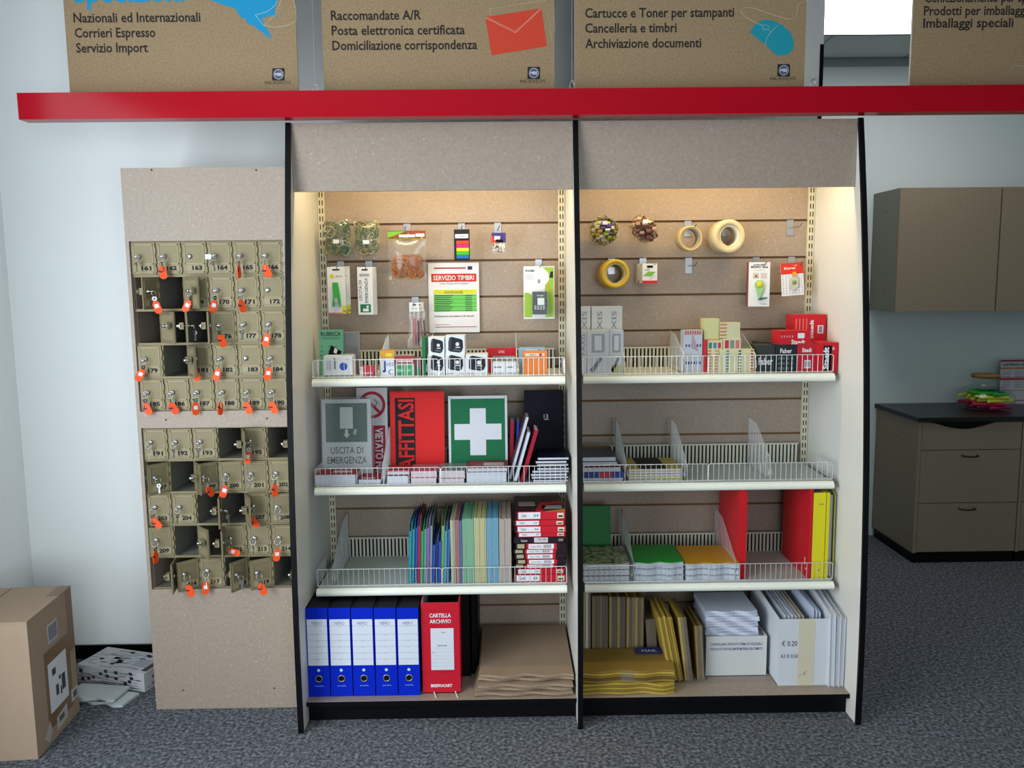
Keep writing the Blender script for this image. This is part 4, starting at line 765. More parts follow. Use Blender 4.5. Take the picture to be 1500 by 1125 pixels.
flatbook('receipt_book', 'thin red receipt book below the no smoking sign', 'receipt book', 524, 559, z3, 3.12, .1, .02, M('#b02a36', .5), 'receipt books', fn=toppatch(-.3, .2, .1, .3, M('#d8c8cc', .6)))
flatbook('receipt_book', 'white receipt pad under a red one, beside the divider', 'receipt book', 566, 599, z3, 3.105, .12, .036, M('#5a6470', .5), 'receipt books')
flatbook('receipt_book', 'red topped receipt pad resting on the white pad', 'receipt book', 566, 600, z3+.0365, 3.115, .11, .014, M('#d2303a', .5), 'receipt books', fn=toppatch(-.4, .45, 0, .12, M('#e6d8c8', .6)))
flatbook('receipt_book', 'pink receipt pad at the base of the film wrapped pair', 'receipt book', 601, 640, z3, 3.105, .12, .026, M('#d8a8b4', .5), 'receipt books', pages=W2)
flatbook('receipt_book', 'film wrapped pink receipt pad on top of another', 'receipt book', 601, 641, z3+.0265, 3.11, .12, .026, M('#c8707c', .3), 'receipt books', pages=W2)
flatbook('receipt_book', 'whitish receipt pad left of the tallest pile, lower one', 'receipt book', 642, 681, z3, 3.105, .12, .022, M('#d8a8b4', .5), 'receipt books', pages=W2)
flatbook('receipt_book', 'grey green topped receipt pad on the whitish one', 'receipt book', 642, 682, z3+.0225, 3.11, .13, .03, M('#8a9a94', .3), 'receipt books', pages=W2)
flatbook('receipt_book', 'thick white form pad under the red topped one', 'receipt book', 683, 743, z3, 3.105, .13, .045, M('#c8ccd4', .5), 'receipt books')
flatbook('receipt_book', 'form pad with red and grey cover before the cross sign', 'receipt book', 684, 744, z3+.0455, 3.11, .13, .016, M('#9a3a40', .5), 'receipt books', fn=toppatch(-.1, .4, .3, .7, M('#d8ccd0', .6)))
# diaries: upright, leaning and stacked
def diary(label, p0, p1, ptop, Y, cover, d, ang, group='diaries', z=z3):
    """narrow upright book seen on its fore edge, leaning sideways by ang"""
    x, w, h = S(p0, p1, ptop, Y, z); t = thing('diary', label, 'diary', (x, Y, z+.0008+w/2*math.sin(abs(ang))), (0, ang, 0), group)
    b = B(); b.box(-w/2, -w/2+.002, 0, d, 0, h, cover); b.box(w/2-.002, w/2, 0, d, 0, h, cover); b.box(-w/2, w/2, d-.002, d, 0, h, cover); b.build('cover', t)
    B().box(-w/2+.002, w/2-.002, .003, d-.002, .003, h-.003, PAGES).build('pages', t)
def sdiary(label, p0, p1, ptop, Y, cover, d, ang, z=z3):
    x, w, h = S(p0, p1, ptop, Y, z); t = thing('diary', label, 'diary', (x, Y, z+.0008+w/2*math.sin(abs(ang))), (0, ang, 0), 'diaries')
    b = B(); b.box(-w/2, -w/2+.002, 0, d, 0, h, cover); b.box(w/2-.002, w/2, 0, d, 0, h, cover); b.box(-w/2, w/2, 0, .002, 0, h, cover); b.build('cover', t)
    B().box(-w/2+.002, w/2-.002, .002, d-.003, .003, h-.003, PAGES).build('pages', t)
sdiary('dark red diary standing upright behind the leaning white edged ones', 745, 752, 617, 3.27, M('#9a1c38', .4), .1, R(2))
sdiary('blue diary standing between the red one and the leaning ones', 753, 758, 616, 3.28, M('#2a4ab8', .4), .1, R(3))
diary('leftmost leaning diary with pale fore edge and dark red cover', 743.5, 749.5, 608, 3.15, M('#4a2436', .4), .11, R(16))
diary('middle leaning diary with pale fore edge and navy cover', 751, 757.5, 631, 3.12, NAVY, .14, R(16))
sdiary('rightmost leaning diary with red spine', 761, 768, 629, 3.115, M('#a31836', .4), .14, R(16))
def agen(b, w, h): b.text('13', w*.05, h*.66, h*.05, -.0006, PAPER, align='c'); b.box(0, w*.12, -.0006, 0, h*.64, h*.65, M('#c8ccd8', .5))
book('diary', 'large black desk diary standing against the back', 'diary', 769, 826, 573, 3.30, z3, .03, M('#10131f', .5, spec=.08), agen, R(-3), 0, 'diaries')
ag = [(.0005, 780, 833), (.0122, 778, 833), (.024, 777, 832), (.0355, 779, 834), (.047, 786, 834), (.061, 786, 833), (.0735, 784, 831), (.086, 787, 834)]
ord_ = ('lowest', 'second from bottom', 'third from bottom', 'fourth from bottom', 'fourth from top', 'third from top', 'second from top', 'topmost')
for i, (dz, a0, a1) in enumerate(ag):
    flatbook('diary', f'navy pocket diary lying flat, {ord_[i]} of the pile by the centre panel', 'diary', a0, a1, z3+dz, 3.115+.004*(i % 2), .15, .011, NAVY, 'stacked navy diaries', pages=M('#e3e6f2', .7))
# ------------------------------------------------------------------ left bay, lower shelf
cols = ['#2a8fa8', '#2f9f9a', '#2458c0', '#a8283a', '#4fa86a', '#5fae9a', '#8a6aa8', '#8f98a8', '#2a62c8', '#30306a', '#2a5fc0', '#7fae6a', '#5a9ab0', '#3a7ab8']
nm = ['teal', 'sea green', 'blue', 'dark red', 'green', 'pale green', 'purple', 'grey', 'bright blue', 'dark violet', 'mid blue', 'light green', 'sky blue', 'steel blue']
for i, c in enumerate(cols):
    p = 597+i*4.3; Y = 3.085+.004*(i % 3); x, w, h = S(p, p+3.9, 766-(i % 4)*3+(24 if 7 < i < 11 else 0), Y, z4)
    b = B(); d = .235; m = M(c, .35, spec=.5)
    b.prism([(0, 0), (d, 0), (d, h), (.05, h), (.012, h*.95), (0, h*.9)], -w/2, -w/2+.0012, m, 'x'); b.prism([(0, 0), (d, 0), (d, h*.98), (.055, h*.98), (.014, h*.92), (0, h*.87)], w/2-.0012, w/2, m, 'x')
    b.box(-w/2+.0012, w/2-.0012, .0012, .0024, 0, h*.86, m); b.prism([(.006, .004), (d-.005, .004), (d-.005, h*.95), (.06, h*.95), (.006, h*.8)], -w*.2, w*.2, PAGES if i % 3 == 0 else m, 'x')
    solo(b, 'document_folder', f'{nm[i]} plastic folder, number {("one","two","three","four","five","six","seven","eight","nine","ten","eleven","twelve","thirteen","fourteen")[i]} from the left of the fan', 'folder', (x+.003, Y, z4+.0008), (0, R(2.2), 0), 'fanned plastic folders')
def ream(label, p0, p1, ptop, c, n, lean=0):
    Y = 3.075; x, w, h = S(p0, p1, ptop, Y, z4); t = thing('card_folder_bundle', label, 'folders', (x, Y, z4+.0005), (0, lean, 0), 'film wrapped bundles of card folders')
    b = B(); rnd = random.Random(label)
    for i in range(n):
        xa = -w/2+w*i/n; e = rnd.uniform(0, .004); b.box(xa+.0002, xa+w*.93/n, e, .25, 0, h-rnd.uniform(0, .003), M(c, .6))
    b.build('folders', t); B().box(-w/2-.0004, w/2+.0004, -.003, -.0018, .0, h+.002, FILM).build('film', t)
ream('olive and straw folder bundle, leftmost of the wrapped ones', 661, 668, 762, '#cfc79a', 3)
ream('dusty pink folder bundle beside the straw one', 668.5, 674, 762, '#bf6a80', 2)
ream('dark blue folder bundle between pink and green', 674.5, 678, 763, '#3a6a9a', 2)
ream('wide green folder bundle in film', 678.5, 695, 760, '#86c79a', 7)
ream('pale yellow folder bundle in film', 695.5, 713, 759, '#e0d999', 7)
ream('light blue folder bundle in film', 713.5, 731, 759, '#74b7d6', 7)
ream('beige pink folder bundle in film, rightmost', 732, 749.5, 760, '#d4bfb0', 7)
pb = [(849, 'w'), (840.5, 'w'), (833.5, 'm'), (827, 'k'), (819, 'k'), (812, 'k'), (803.5, 'k'), (794.5, 'd'), (787, 'r'), (778, 'r'), (769.5, 'r'), (760, 'r')]
zcur = z4; ordn = ['lowest', 'second', 'third', 'fourth', 'fifth', 'sixth', 'seventh', 'eighth', 'ninth', 'tenth', 'eleventh', 'topmost']
DK = M('#2a1f26', .35); RD = M('#cf2233', .35)
for i, (py, k) in enumerate(pb):
    p0 = 752+(i*3) % 5; p1 = 829-(i*2) % 3; Y = 3.08+.003*(i % 3); xm = XA(792, Y, zcur); nxt = ZA(py-7.6, xm, Y) if i < 11 else ZA(749, xm, Y); h = max(.012, nxt-zcur-.0006)
    x, w, _ = S(p0, p1, py, Y, zcur); d = .235; b = B(); b.box(-w/2, w/2, 0, d, 0, h, RD if k in 'rw' else DK, None, t=M('#3a1c24', .3), l=DK)
    yy = -.0006
    if k in 'rw':
        b.box(-w/2, -w*.46, yy, 0, 0, h, DK); b.box(-w*.44, 0, yy, 0, h*.12, h*.9, PAPER); b.text('Canon', -w*.38, h*.35, h*.4, yy-.0004, INK, w=w*.1); b.text('A4', -w*.04, h*.35, h*.35, yy-.0004, INK, align='r'); b.box(w*.34, w*.47, yy, 0, h*.15, h*.8, M('#e3dcc0', .5)); b.box(w*.36, w*.45, yy-.0003, yy, h*.3, h*.5, INK)
    elif k == 'd':
        b.text('Canon', -w*.36, h*.25, h*.4, yy, PAPER, w=w*.12); b.box(-.02, w*.17, yy, 0, h*.1, h*.95, M('#d8d0d8', .5)); b.text('RED LABEL', .012, h*.5, h*.3, yy-.0003, INK, align='c', w=w*.16); b.box(w*.38, w*.47, yy, 0, h*.3, h*.7, M('#8a868a', .5))
    else:
        b.box(-w*.28, w*.32, yy, 0, 0, h, RD); b.box(-w*.46, -w*.32, yy, 0, h*.2, h*.9, M('#b8a884', .5)); b.box(-w*.24, w*.26, yy-.0003, 0, h*.12, h*.92, PAPER); b.text('Canon Office', -w*.2, h*.35, h*.32, yy-.0006, M('#5a5f66', .6), w=w*.22)
        for q in range(7): b.box(w*.06+q*w*.022, w*.07+q*w*.022, yy-.0006, yy-.0003, h*.25, h*.8, INK)
    if i == 11:
        b.prism([(-w*.1, 0), (w*.05, 0), (w*.15, d*.4), (w*.5, d*.5), (w*.5, d*.62), (w*.02, d*.55)], h, h+.0006, RD, 'z'); b.box(-w*.42, -w*.08, d*.35, d*.6, h, h+.0006, M('#b9a9a4', .4)); b.box(w*.05, w*.45, d*.15, d*.35, h, h+.0006, M('#b9a9a4', .4)); b.prism([(w*.1, 0), (w*.5, 0), (w*.5, d*.12)], h, h+.0007, M('#d9a02a', .4), 'z')
    solo(b, 'copy_paper_ream', f'red, black and white ream of copy paper, {ordn[i]} of the pile' + (' from below' if 0 < i < 11 else ''), 'paper ream', (x, Y, zcur+.0005), (0, 0, R((i % 3-1)*.8)), 'reams of copy paper'); zcur += h+.0006
# ------------------------------------------------------------------ left bay, bottom
for i, lab in enumerate(('leftmost blue lever arch file, against the side panel', 'second blue lever arch file from the left', 'middle one of the five blue lever arch files', 'second blue lever arch file from the right', 'rightmost blue lever arch file, beside the red file')):
    Y = 2.955; x, w, h = S(452.6+32.9*i, 484.2+32.9*i, 891, Y, z5)
    t = thing('lever_arch_file', lab, 'file', (x, Y, z5+.0005), group='blue lever arch files')
    b = B(); d = .285; b.box(-w/2, w/2, 0, .003, 0, h, BLUE); b.box(-w/2, -w/2+.003, .003, d, 0, h, BLACK); b.box(w/2-.003, w/2, .003, d, 0, h, BLACK); b.box(-w/2+.003, w/2-.003, .01, d, .004, h-.004, M('#1a1b22', .7)); b.text('esselte', 0, h*.115, h*.016, -.0005, M('#9fb4ea', .5), align='c', w=w*.4)
    b.disc(0, h*.30, .006, -.0005, M('#a8d8ec', .5), 16); b.disc(0, h*.30, .003, -.0008, M('#e8f4fa', .5), 12); b.build('spine', t, .0008)
    b = B(); b.box(-w*.46, w*.46, -.0008, 0, h*.355, h*.875, M('#dfe4ee', .6)); b.text('NERO', 0, h*.815, h*.036, -.0012, M('#6f7fae', .6), align='c', w=w*.46)
    for q in (.80, .705, .635, .565, .495, .425): b.box(-w*.46, w*.46, -.0011, -.0008, h*q, h*q+.0007, M('#7f88a4', .6)); b.box(-w*.06, w*.06, -.0011, -.0008, h*q-.002, h*q-.001, M('#9aa2b8', .6))
    b.build('spine_label', t)
    b = B(); b.lathe([(.0108, .0), (.0108, -.002), (.0134, -.002), (.0134, 0)], M('#c8bfae', .3, .8), (0, 0, h*.205), 'y', 24); b.disc(0, h*.205, .0109, -.0007, M('#050507', .9)); b.build('finger_ring', t)
Y = 2.968; x, w, h = S(619.5, 675, 883, Y, z5); t = thing('archive_box_file', 'red archive file with white label, open at the top', 'file', (x, Y, z5+.0005))
b = B(); d = .25; RF = M('#cf1e33', .4); gw = M('#d0d4e0', .6)
b.box(-w/2, w/2, 0, .003, 0, h, RF, b=gw); b.box(-w/2, -w/2+.003, .003, d, 0, h*1.0, RF, r=gw); b.box(w/2-.003, w/2, .003, d, 0, h, RF, l=gw); b.box(-w/2, w/2, d, d+.003, 0, h, RF, f=M('#1a1a20', .6)); b.box(-w/2, w/2, 0, d, 0, .003, RF)
for q in (.91, .78, .235): b.box(-w/2, w/2, -.0006, 0, h*q, h*q+.0008, M('#a5162a', .4))
b.text('CARTELLA', 0, h*.84, h*.042, -.0006, PAPER, align='c', w=w*.56, bold=.02); b.text('ARCHIVIO', 0, h*.775, h*.042, -.0006, PAPER, align='c', w=w*.56, bold=.02); b.text('BREFIOCART', 0, h*.07, h*.03, -.0006, PAPER, align='c', w=w*.56, bold=.04); b.build('case', t)
b = B(); b.box(-w*.26, w*.34, -.0009, 0, h*.26, h*.72, M('#dfe2ea', .6)); b.text('Anno', .01, h*.67, h*.014, -.0013, INK, align='c'); b.text('PRATICHE', .006, h*.52, h*.018, -.0013, INK, align='c', w=w*.24)
for i in range(6): b.box(-w*.22, w*.3, -.0012, -.0009, h*(.3+.04*i), h*(.3+.04*i)+.0005, M('#b0b4c0', .6))
b.text('dal', -w*.22, h*.45, h*.012, -.0013, INK); b.text('al', -w*.22, h*.34, h*.012, -.0013, INK); b.build('label', t)
b = B()
for sx in (-.2, .36): b.tube([(w*sx, -.001, .006), (w*sx+.004, -.012, .0015), (w*sx+.01, -.036, .0015)], .0022, PAPER, 6)
b.build('tie_ribbon', t, label='white tie ribbons')
for p0, p1, pt, Y, lab in ((677, 690, 868, 3.10, 'black ring binder standing behind the red archive file, left one'), (691, 701, 868, 3.12, 'black ring binder standing behind the red archive file, right one')):
    x, w, h = S(p0, p1, pt, Y, z5); t = thing('black_binder', lab, 'file', (x, Y, z5+.0005), group='black ring binders')
    b = B(); b.box(-w/2, w/2, 0, .003, 0, h, BLACK); b.box(-w/2, -w/2+.003, 0, .28, 0, h, BLACK); b.box(w/2-.003, w/2, 0, .28, 0, h, BLACK); b.build('cover', t); B().box(-w/2+.004, w/2-.004, .006, .27, .004, h-.006, M('#3a3a40', .8)).build('filling', t)
def wavy(b, w, d, z0, z1, mat, amp, ph, n=16, skew=0):
    """soft sheet bundle with an uneven front edge"""
    vs = []
    for j in range(3):
        v = (0, .3, 1)[j]
        for i in range(n+1):
            u = i/n*2-1; a = amp*(1-v)*(math.sin(u*4+ph)+.6*math.sin(u*9+ph*2)); fy = d*v+(0 if j else .006*math.sin(u*7+ph*3))
            for k in (0, 1): vs.append((u*w/2, fy, (z0, z1)[k]+a+skew*v))
    fs = []; R_ = 2*(n+1)
    for j in range(2):
        for i in range(n):
            q = j*R_+2*i; fs += [(q+1, q+3, q+3+R_, q+1+R_), (q, q+R_, q+2+R_, q+2)]
    for i in range(n): fs += [(2*i, 2*i+2, 2*i+3, 2*i+1), (2*R_+2*i+1, 2*R_+2*i+3, 2*R_+2*i+2, 2*R_+2*i)]
    for j in range(2): fs += [(j*R_, j*R_+1, j*R_+1+R_, j*R_+R_), (j*R_+2*n, j*R_+2*n+R_, j*R_+2*n+1+R_, j*R_+2*n+1)]
    b.add(vs, fs, mat)
kl = ['lowest bundle of brown paper sacks', 'second bundle of brown paper sacks from below', 'middle bundle of brown paper sacks', 'second bundle of brown paper sacks from the top', 'topmost brown paper sack bundle with creased front edge']
zc = z5+.001
for i in range(5):
    Y = 2.935+.008*(i % 2)+(.015 if i > 2 else 0); p0, p1 = ((694, 840), (696, 838), (699, 840), (700, 841), (702, 841))[i]; x, w, _ = S(p0, p1, 990, Y, zc); h = .0135
    b = B(); k = 3
    for q in range(k): wavy(b, w-.003*q, .43+.004*q, h*q/k, h*(q+.8)/k, KPAP if q % 2 else M('#9f8770', .8, noise=.04, nscale=9), .0004+.0003*i, i*1.7+q*.15)
    solo(b, 'paper_sack_bundle', kl[i], 'paper sacks', (x, Y, zc+.003), (R(.5*(i == 4)), 0, 0), 'bundles of brown paper sacks'); zc += h+.0022
# ------------------------------------------------------------------ right bay, middle shelf
mag = [('#3a3a44', PAGES), ('#2a3f8a', PAGES), ('#8a2a3a', PAGES), ('#34343c', PAGES), ('#4a4a52', PAGES)]
zc = z3; ordm = ('lowest', 'second', 'third', 'fourth', 'topmost')
for i in range(5):
    h = (.018, .020, .020, .018, .018)[i]
    flatbook('magazine_bundle', f'bundle of magazines, {ordm[i]}' + (' from below' if 0 < i < 4 else '') + ' of the pile by the centre panel', 'magazines', 853, (914, 915, 910, 905, 903)[i], zc, 3.105+.012*(i > 2), .22, h, M(mag[i][0], .4), 'magazine bundles', fn=(lambda b, w, d, h: (b.box(-w*.5, -w*.1, -.0006, 0, 0, h, M('#2a3f8a', .4)), b.box(-w*.1, w*.2, -.0008, 0, 0, h, M('#c03a4a', .4)), b.box(w*.2, w*.5, -.0006, 0, 0, h, M('#2f4a9a', .4)))) if i == 1 else (toppatch(-.5, .4, .8, 1, M('#8a7a3a', .5)) if i == 4 else None)); zc += h+.0006
zc = z3
for i in range(5):
    h = .0095
    flatbook('exercise_book', f'yellow and black striped book, {ordm[i]}' + (' from below' if 0 < i < 4 else '') + ' of its pile', 'book', 920, 999, zc, 3.105+.002*(i % 2), .2, h, M('#c9b455', .5), 'yellow and black books', pages=M('#d4d8e2', .7), fn=(lambda b, w, d, h: (b.box(-w*.28, w*.22, 0, d, h, h+.0005, M('#231c22', .5)),)) if i == 4 else None); zc += h+.0006
# ------------------------------------------------------------------ right bay, lower shelf
book('notebook', 'dark green notebook standing against the back', 'notebook', 852, 895, 743, 3.31, z4, .02, M('#177a3a', .4), None, R(-4))
floral = speckle('floral_cover', '#a3a878', '#e8d8dc', '#26301f', .9, .3, .9)
zc = z4
for i in range(3):
    h = .024; flatbook('floral_notebook', f'bundle of notebooks with flowery cover, {("lowest", "middle", "topmost")[i]}', 'notebooks', 853, 923, zc, 3.07, .215, h, floral if i == 2 else M('#8a6a5a', .5), 'flowery notebooks'); zc += h+.0005
def lump(name, label, p0, p1, zb, Y, d, h, cover, group, ph):
    a, c = XA(p0, Y, zb), XA(p1, Y, zb); w = c-a; t = thing(name, label, 'notebooks', ((a+c)/2, Y, zb+.0006), group=group)
    b = B(); wavy(b, w, d, h-.003, h, cover, .0005, ph); b.build('cover', t); b = B()
    for q in range(5): wavy(b, w-.004-.002*(q % 2), d-.002, (h-.004)*q/5, (h-.004)*(q+.85)/5, PAGES, .0004*q/5, ph)
    b.build('pages', t)
zc = z4
for i in range(3): lump('green_notebook', ('lowest layer of the white edged notebooks under a green cover', 'middle layer of the white edged notebooks under a green cover', 'topmost notebook layer with bright green cover')[i], 927, 1002, zc, 3.07, .21, .024, M('#25a03a' if i == 2 else '#c4d0e0', .4), 'green notebooks', .5); zc += .0265
zc = z4
for i in range(3): lump('yellow_notebook', ('lowest layer of the white edged notebooks under a golden cover', 'middle layer of the white edged notebooks under a golden cover', 'topmost notebook layer with golden yellow cover')[i], 1004, 1083, zc, 3.07, .21, .022, M('#e0a51c' if i == 2 else '#c4d0e0', .4), 'golden yellow notebooks', 1.4); zc += .0245
def ringbinder(label, p0, p1, ptop, Y, d, cover, fn=None, rz=0):
    x, w, h = S(p0, p1, ptop, Y, z4); t = thing('ring_binder', label, 'file', (x, Y, z4+.0005), (0, 0, rz), 'coloured ring binders'); b = B()
    b.box(-w/2, w/2, 0, .002, 0, h, cover); b.box(-w/2, -w/2+.002, .002, d, 0, h, cover); b.box(w/2-.002, w/2, .002, d, 0, h, cover)
    if fn: fn(b, w, h, d)
    b.build('cover', t); B().box(-w/2+.003, w/2-.003, .01, d-.004, .003, h-.004, M('#c8a8a8', .6)).build('filling', t)
CR = M('#d4202a', .38)
ringbinder('tall red box file left of the empty gap', 1081, 1092, 716, 3.085, .3, CR)
ringbinder('tall red box file right of the empty gap, with pale mark', 1183, 1187, 716, 3.075, .3, CR, lambda b, w, h, d: (b.add([(-w/2-.0005, .04, .045), (-w/2-.0005, .03, .045), (-w/2-.0005, .03, .075), (-w/2-.0005, .04, .075)], [(0, 1, 2, 3)], M('#e8c8c8', .5)), b.add([(-w/2-.0005, .03, .03), (-w/2-.0005, .018, .03), (-w/2-.0005, .012, .034), (-w/2-.0005, .03, .036)], [(0, 1, 2, 3)], PAPER)))
ringbinder('thick yellow ring binder beside the red box file', 1188, 1206, 722, 3.075, .29, M('#e8dc28', .4), lambda b, w, h, d: (b.box(-w*.05, w*.3, -.0005, 0, h*.86, h*.875, M('#b0a850', .5)), b.disc(w*.1, h*.1, .004, -.0006, M('#b0a850', .5), 12)))
ringbinder('thin yellow ring binder rightmost on the lower shelf', 1207, 1211.5, 722, 3.075, .29, M('#e6d824', .4))
x, w, h = S(1214, 1222, 722, 3.075, z4)
b = B(); b.tube([(w/2, .28, h*1.02), (w/2, .05, h*1.0), (w/2, .02, h*.96), (w/2, .018, .01)], .0024, M('#c9c43a', .4), 6); b.box(-w*.3, w*.3, .03, .28, .0, h*.95, M('#c8ccd0', .5)); solo(b, 'file_pocket', 'grey pocket folder with yellow edge against the right panel', 'folder', (x, 3.075, z4+.0005))
# ------------------------------------------------------------------ right bay, bottom
YEL = M('#9a7a36', .6, noise=.08, nscale=20); YEL2 = M('#6f5632', .55, noise=.08, nscale=20); YEL3 = M('#c2a545', .6)
zst = z5
def env(label, p0, p1, ptop, Y, zb, n, mats, ang=0, d=.2, wrap=True, rz=0):
    x, w, h = S(p0, p1, ptop, Y, zb); t = thing('envelope_bundle', label, 'envelopes', (x, Y, zb+.001+w/2*math.sin(abs(ang))), (0, ang, rz), 'upright bundles of padded envelopes'); b = B(); rnd = random.Random(label)
    for i in range(n):
        xa = -w/2+w*i/n; ws = w*.9/n; e = rnd.uniform(0, .006); hh = h-rnd.uniform(0, .004); m = mats[i % len(mats)]
        b.prism([(e, .004), (e+.004, 0), (d, 0), (d, hh), (e+.004, hh), (e, hh-.004)], xa, xa+ws, m, 'x')
    b.build('envelopes', t)
    if wrap: c = B(); c.box(-w/2-.001, w/2+.001, -.006, -.004, -.0, h+.004, FILM); c.build('film', t)
YB = 3.13
# flat yellow stacks in front
for i, (zb, h, lab, m) in enumerate(((z5, .042, 'lower flat bundle of bright yellow envelopes', YEL3), (z5+.0435, .048, 'upper flat bundle of yellow envelopes taped together', YEL))):
    Y = 2.938+.004*i; x0_, x1_ = PX[1]+.012, XA(988, Y, zb+.03); w = x1_-x0_; t = thing('flat_envelope_bundle', lab, 'envelopes', ((x0_+x1_)/2, Y, zb+.002), group='flat bundles of yellow envelopes'); b = B()
    for q in range(5): wavy(b, w-.003*(q % 2), .19, h*q/5, h*(q+.82)/5, (m, YEL2, m, YEL3, m)[q] if i else (YEL3, YEL, YEL3, YEL, YEL3)[q], (.0012, .0003)[i]*(1+q*.4 if not i else 1), 2+i)
    b.build('envelopes', t)
    if i: c = B(); c.box(-w*.08, w*.16, -.003, -.002, h*.1, h*.95, FILM); c.build('tape', t)
x = XA(960, 3.07, z5+.095); b = B(); b.box(-.075, .07, 0, .05, 0, .004, M('#2a2f6a', .5), None, f=M('#2a2f6a', .5)); b.box(.03, .065, .006, .03, .004, .0045, M('#c84a6a', .5)); b.text('MAIL', -.05, 0, .02, 0, PAPER, T=Matrix.Translation((0, .008, .0046)) @ Matrix.Rotation(R(-90), 4, 'X')); 
solo(b, 'envelope_label', 'navy and pink printed label lying on the yellow envelopes', 'label', (x, 3.07, z5+.0965))
zs_ = z5
for p0, p1, pt, n, mats, lab in ((855, 865, 868, 3, [YEL3, PAPER, YEL], 'thin upright bundle against the centre panel'), (867.5, 890, 874, 6, [YEL, YEL2, YEL2], 'first full bundle of brown yellow envelopes'), (892.5, 915.5, 875, 6, [YEL3, YEL2, YEL2], 'second full bundle of brown yellow envelopes'), (917.5, 942, 876, 6, [YEL3, YEL2, YEL], 'third full bundle of brown yellow envelopes')):
    env(lab, p0, p1, pt, YB+.012, z5, n, mats)
env('short brown envelope bundle leaning beside the third full bundle', 950, 964, 908, YB+.02, z5, 5, [M('#7f6a48', .6)], R(-4))
env('leaning bright yellow envelope bundle', 982, 993, 904, 3.02, z5, 3, [YEL3, YEL], R(-11), wrap=False)
env('second leaning yellow envelope bundle touching the first', 993.5, 1002.5, 904, 3.022, z5, 3, [YEL, YEL3], R(-11), wrap=False)
env('film wrapped yellow bundle leaning in the middle', 1004, 1015, 905, 3.025, z5, 3, [YEL3, YEL, YEL2], R(-7))
env('film wrapped brown bundle, rightmost of the leaning ones', 1022, 1032, 918, 3.03, z5, 4, [YEL, YEL2, YEL2], R(-3.5))
Y = 3.07; x, w, h = S(1033.5, 1122, 932, Y, z5)
b = B(); d = .24; b.box(-w/2, w/2, 0, .003, 0, h, M('#dcdcda', .6)); b.box(-w/2, -w/2+.003, .003, d, 0, h, M('#c8cacb', .6)); b.box(w/2-.003, w/2, .003, d, 0, h, M('#dcdcda', .6)); b.box(-w/2, w/2, d, d+.003, 0, h, M('#c8cacb', .6)); b.box(-w/2+.003, w/2-.003, .003, d, h*.9, h*.92, M('#c8cacb', .6)); b.box(-w/2, w/2, 0, d, 0, .002, M('#c8cacb', .6))
b.text('CONTROLLARE IL PRODOTTO PRIMA DI UTILIZZARLO', 0, h*.77, h*.065, -.0006, M('#4a5a9a', .6), align='c', w=w*.86, bold=.01); b.text('NON SI ACCETTANO RECLAMI PER MATERIALE GIA STAMPATO', 0, h*.65, h*.065, -.0006, M('#4a5a9a', .6), align='c', w=w*.86, bold=.01)
solo(b, 'paper_tray_box', 'low white box with blue warning text, under the paper pile', 'box', (x, Y, z5+.0005)); zc = z5+h+.002-h*.08
for i in range(5):
    Y2 = 3.085; x, w, _ = S(1033+i % 2, 1112-(i*2) % 3, 900, Y2, zc); t_h = .0205; b = B()
    for q in range(2): wavy(b, w-.003*(q % 2), .2, t_h*q/2, t_h*(q+.94)/2, M('#d5dbec', .75), .0002, i+q*.3)
    solo(b, 'envelope_stack', f'bundle of white envelopes, {ordm[i]}' + (' from below' if 0 < i < 4 else '') + ' in the low white box', 'envelopes', (x, Y2, zc+.001), (0, 0, R((i % 3-1)*.6)), 'white envelope bundles'); zc += t_h+.001
Y = 2.985; x, w, h = S(1139, 1213, 907, Y, z5); WB = M('#dfe2e8', .55)
t = thing('magazine_holder', 'white cardboard box of envelopes with handwritten prices and yellowed tape', 'box', (x, Y, z5+.0005)); b = B(); d = .36
b.box(-w/2, w/2, 0, .003, 0, h, WB); b.prism([(.003, 0), (d, 0), (d, h*1.12), (.003, h)], -w/2, -w/2+.003, WB, 'x'); b.prism([(.003, 0), (d, 0), (d, h*1.12), (.003, h)], w/2-.003, w/2, WB, 'x'); b.box(-w/2, w/2, d, d+.003, 0, h*1.12, WB); b.box(-w/2, w/2, .003, d, 0, .003, WB); b.build('box', t)
b = B(); b.text('€ 0.20', -w*.44, h*.6, h*.075, -.0006, INK, w=w*.3); b.text('A3 € 0.50', -w*.46, h*.42, h*.055, -.0006, INK, w=w*.34); b.build('handwriting', t)
b = B(); b.box(-w*.12, w*.2, -.0008, 0, 0, h, M('#e0d7bd', .5)); b.tube([(-w*.1, -.001, h*.14), (0, -.001, h*.18), (w*.05, -.001, h*.22), (w*.02, -.001, h*.16), (0, -.001, h*.2)], .0008, M('#9a927a', .6), 4); b.build('tape', t)
for i in range(6):
    w2 = .011; xx = x-w*.36+i*.0138; b = B(); b.prism([(0, 0), (.3, 0), (.3, h*1.06), (0, h*.99-.004*(i % 2))], 0, .0085, M('#d3d9e6' if i < 4 else '#c3b4a4', .7), 'x'); solo(b, 'large_envelope', f'large pale envelope in the white box, {("first", "second", "third", "fourth", "fifth", "sixth")[i]} from the left', 'envelope', (xx, Y+.03, z5+.005), group='large envelopes in the white box')
for i in range(3):
    b = B(); hh = h*(1.10, 1.08, 1.05)[i]; b.prism([(0, 0), (.28, 0), (.28, hh+.02), (.02, hh), (0, hh-.01)], 0, .007, M('#c8d2ea', .7), 'x'); solo(b, 'large_envelope', f'bluish white envelope standing proud in the box, {("left", "middle", "right")[i]} of three', 'envelope', (x+w*.2+i*.0125, Y+.03, z5+.005), group='large envelopes in the white box')
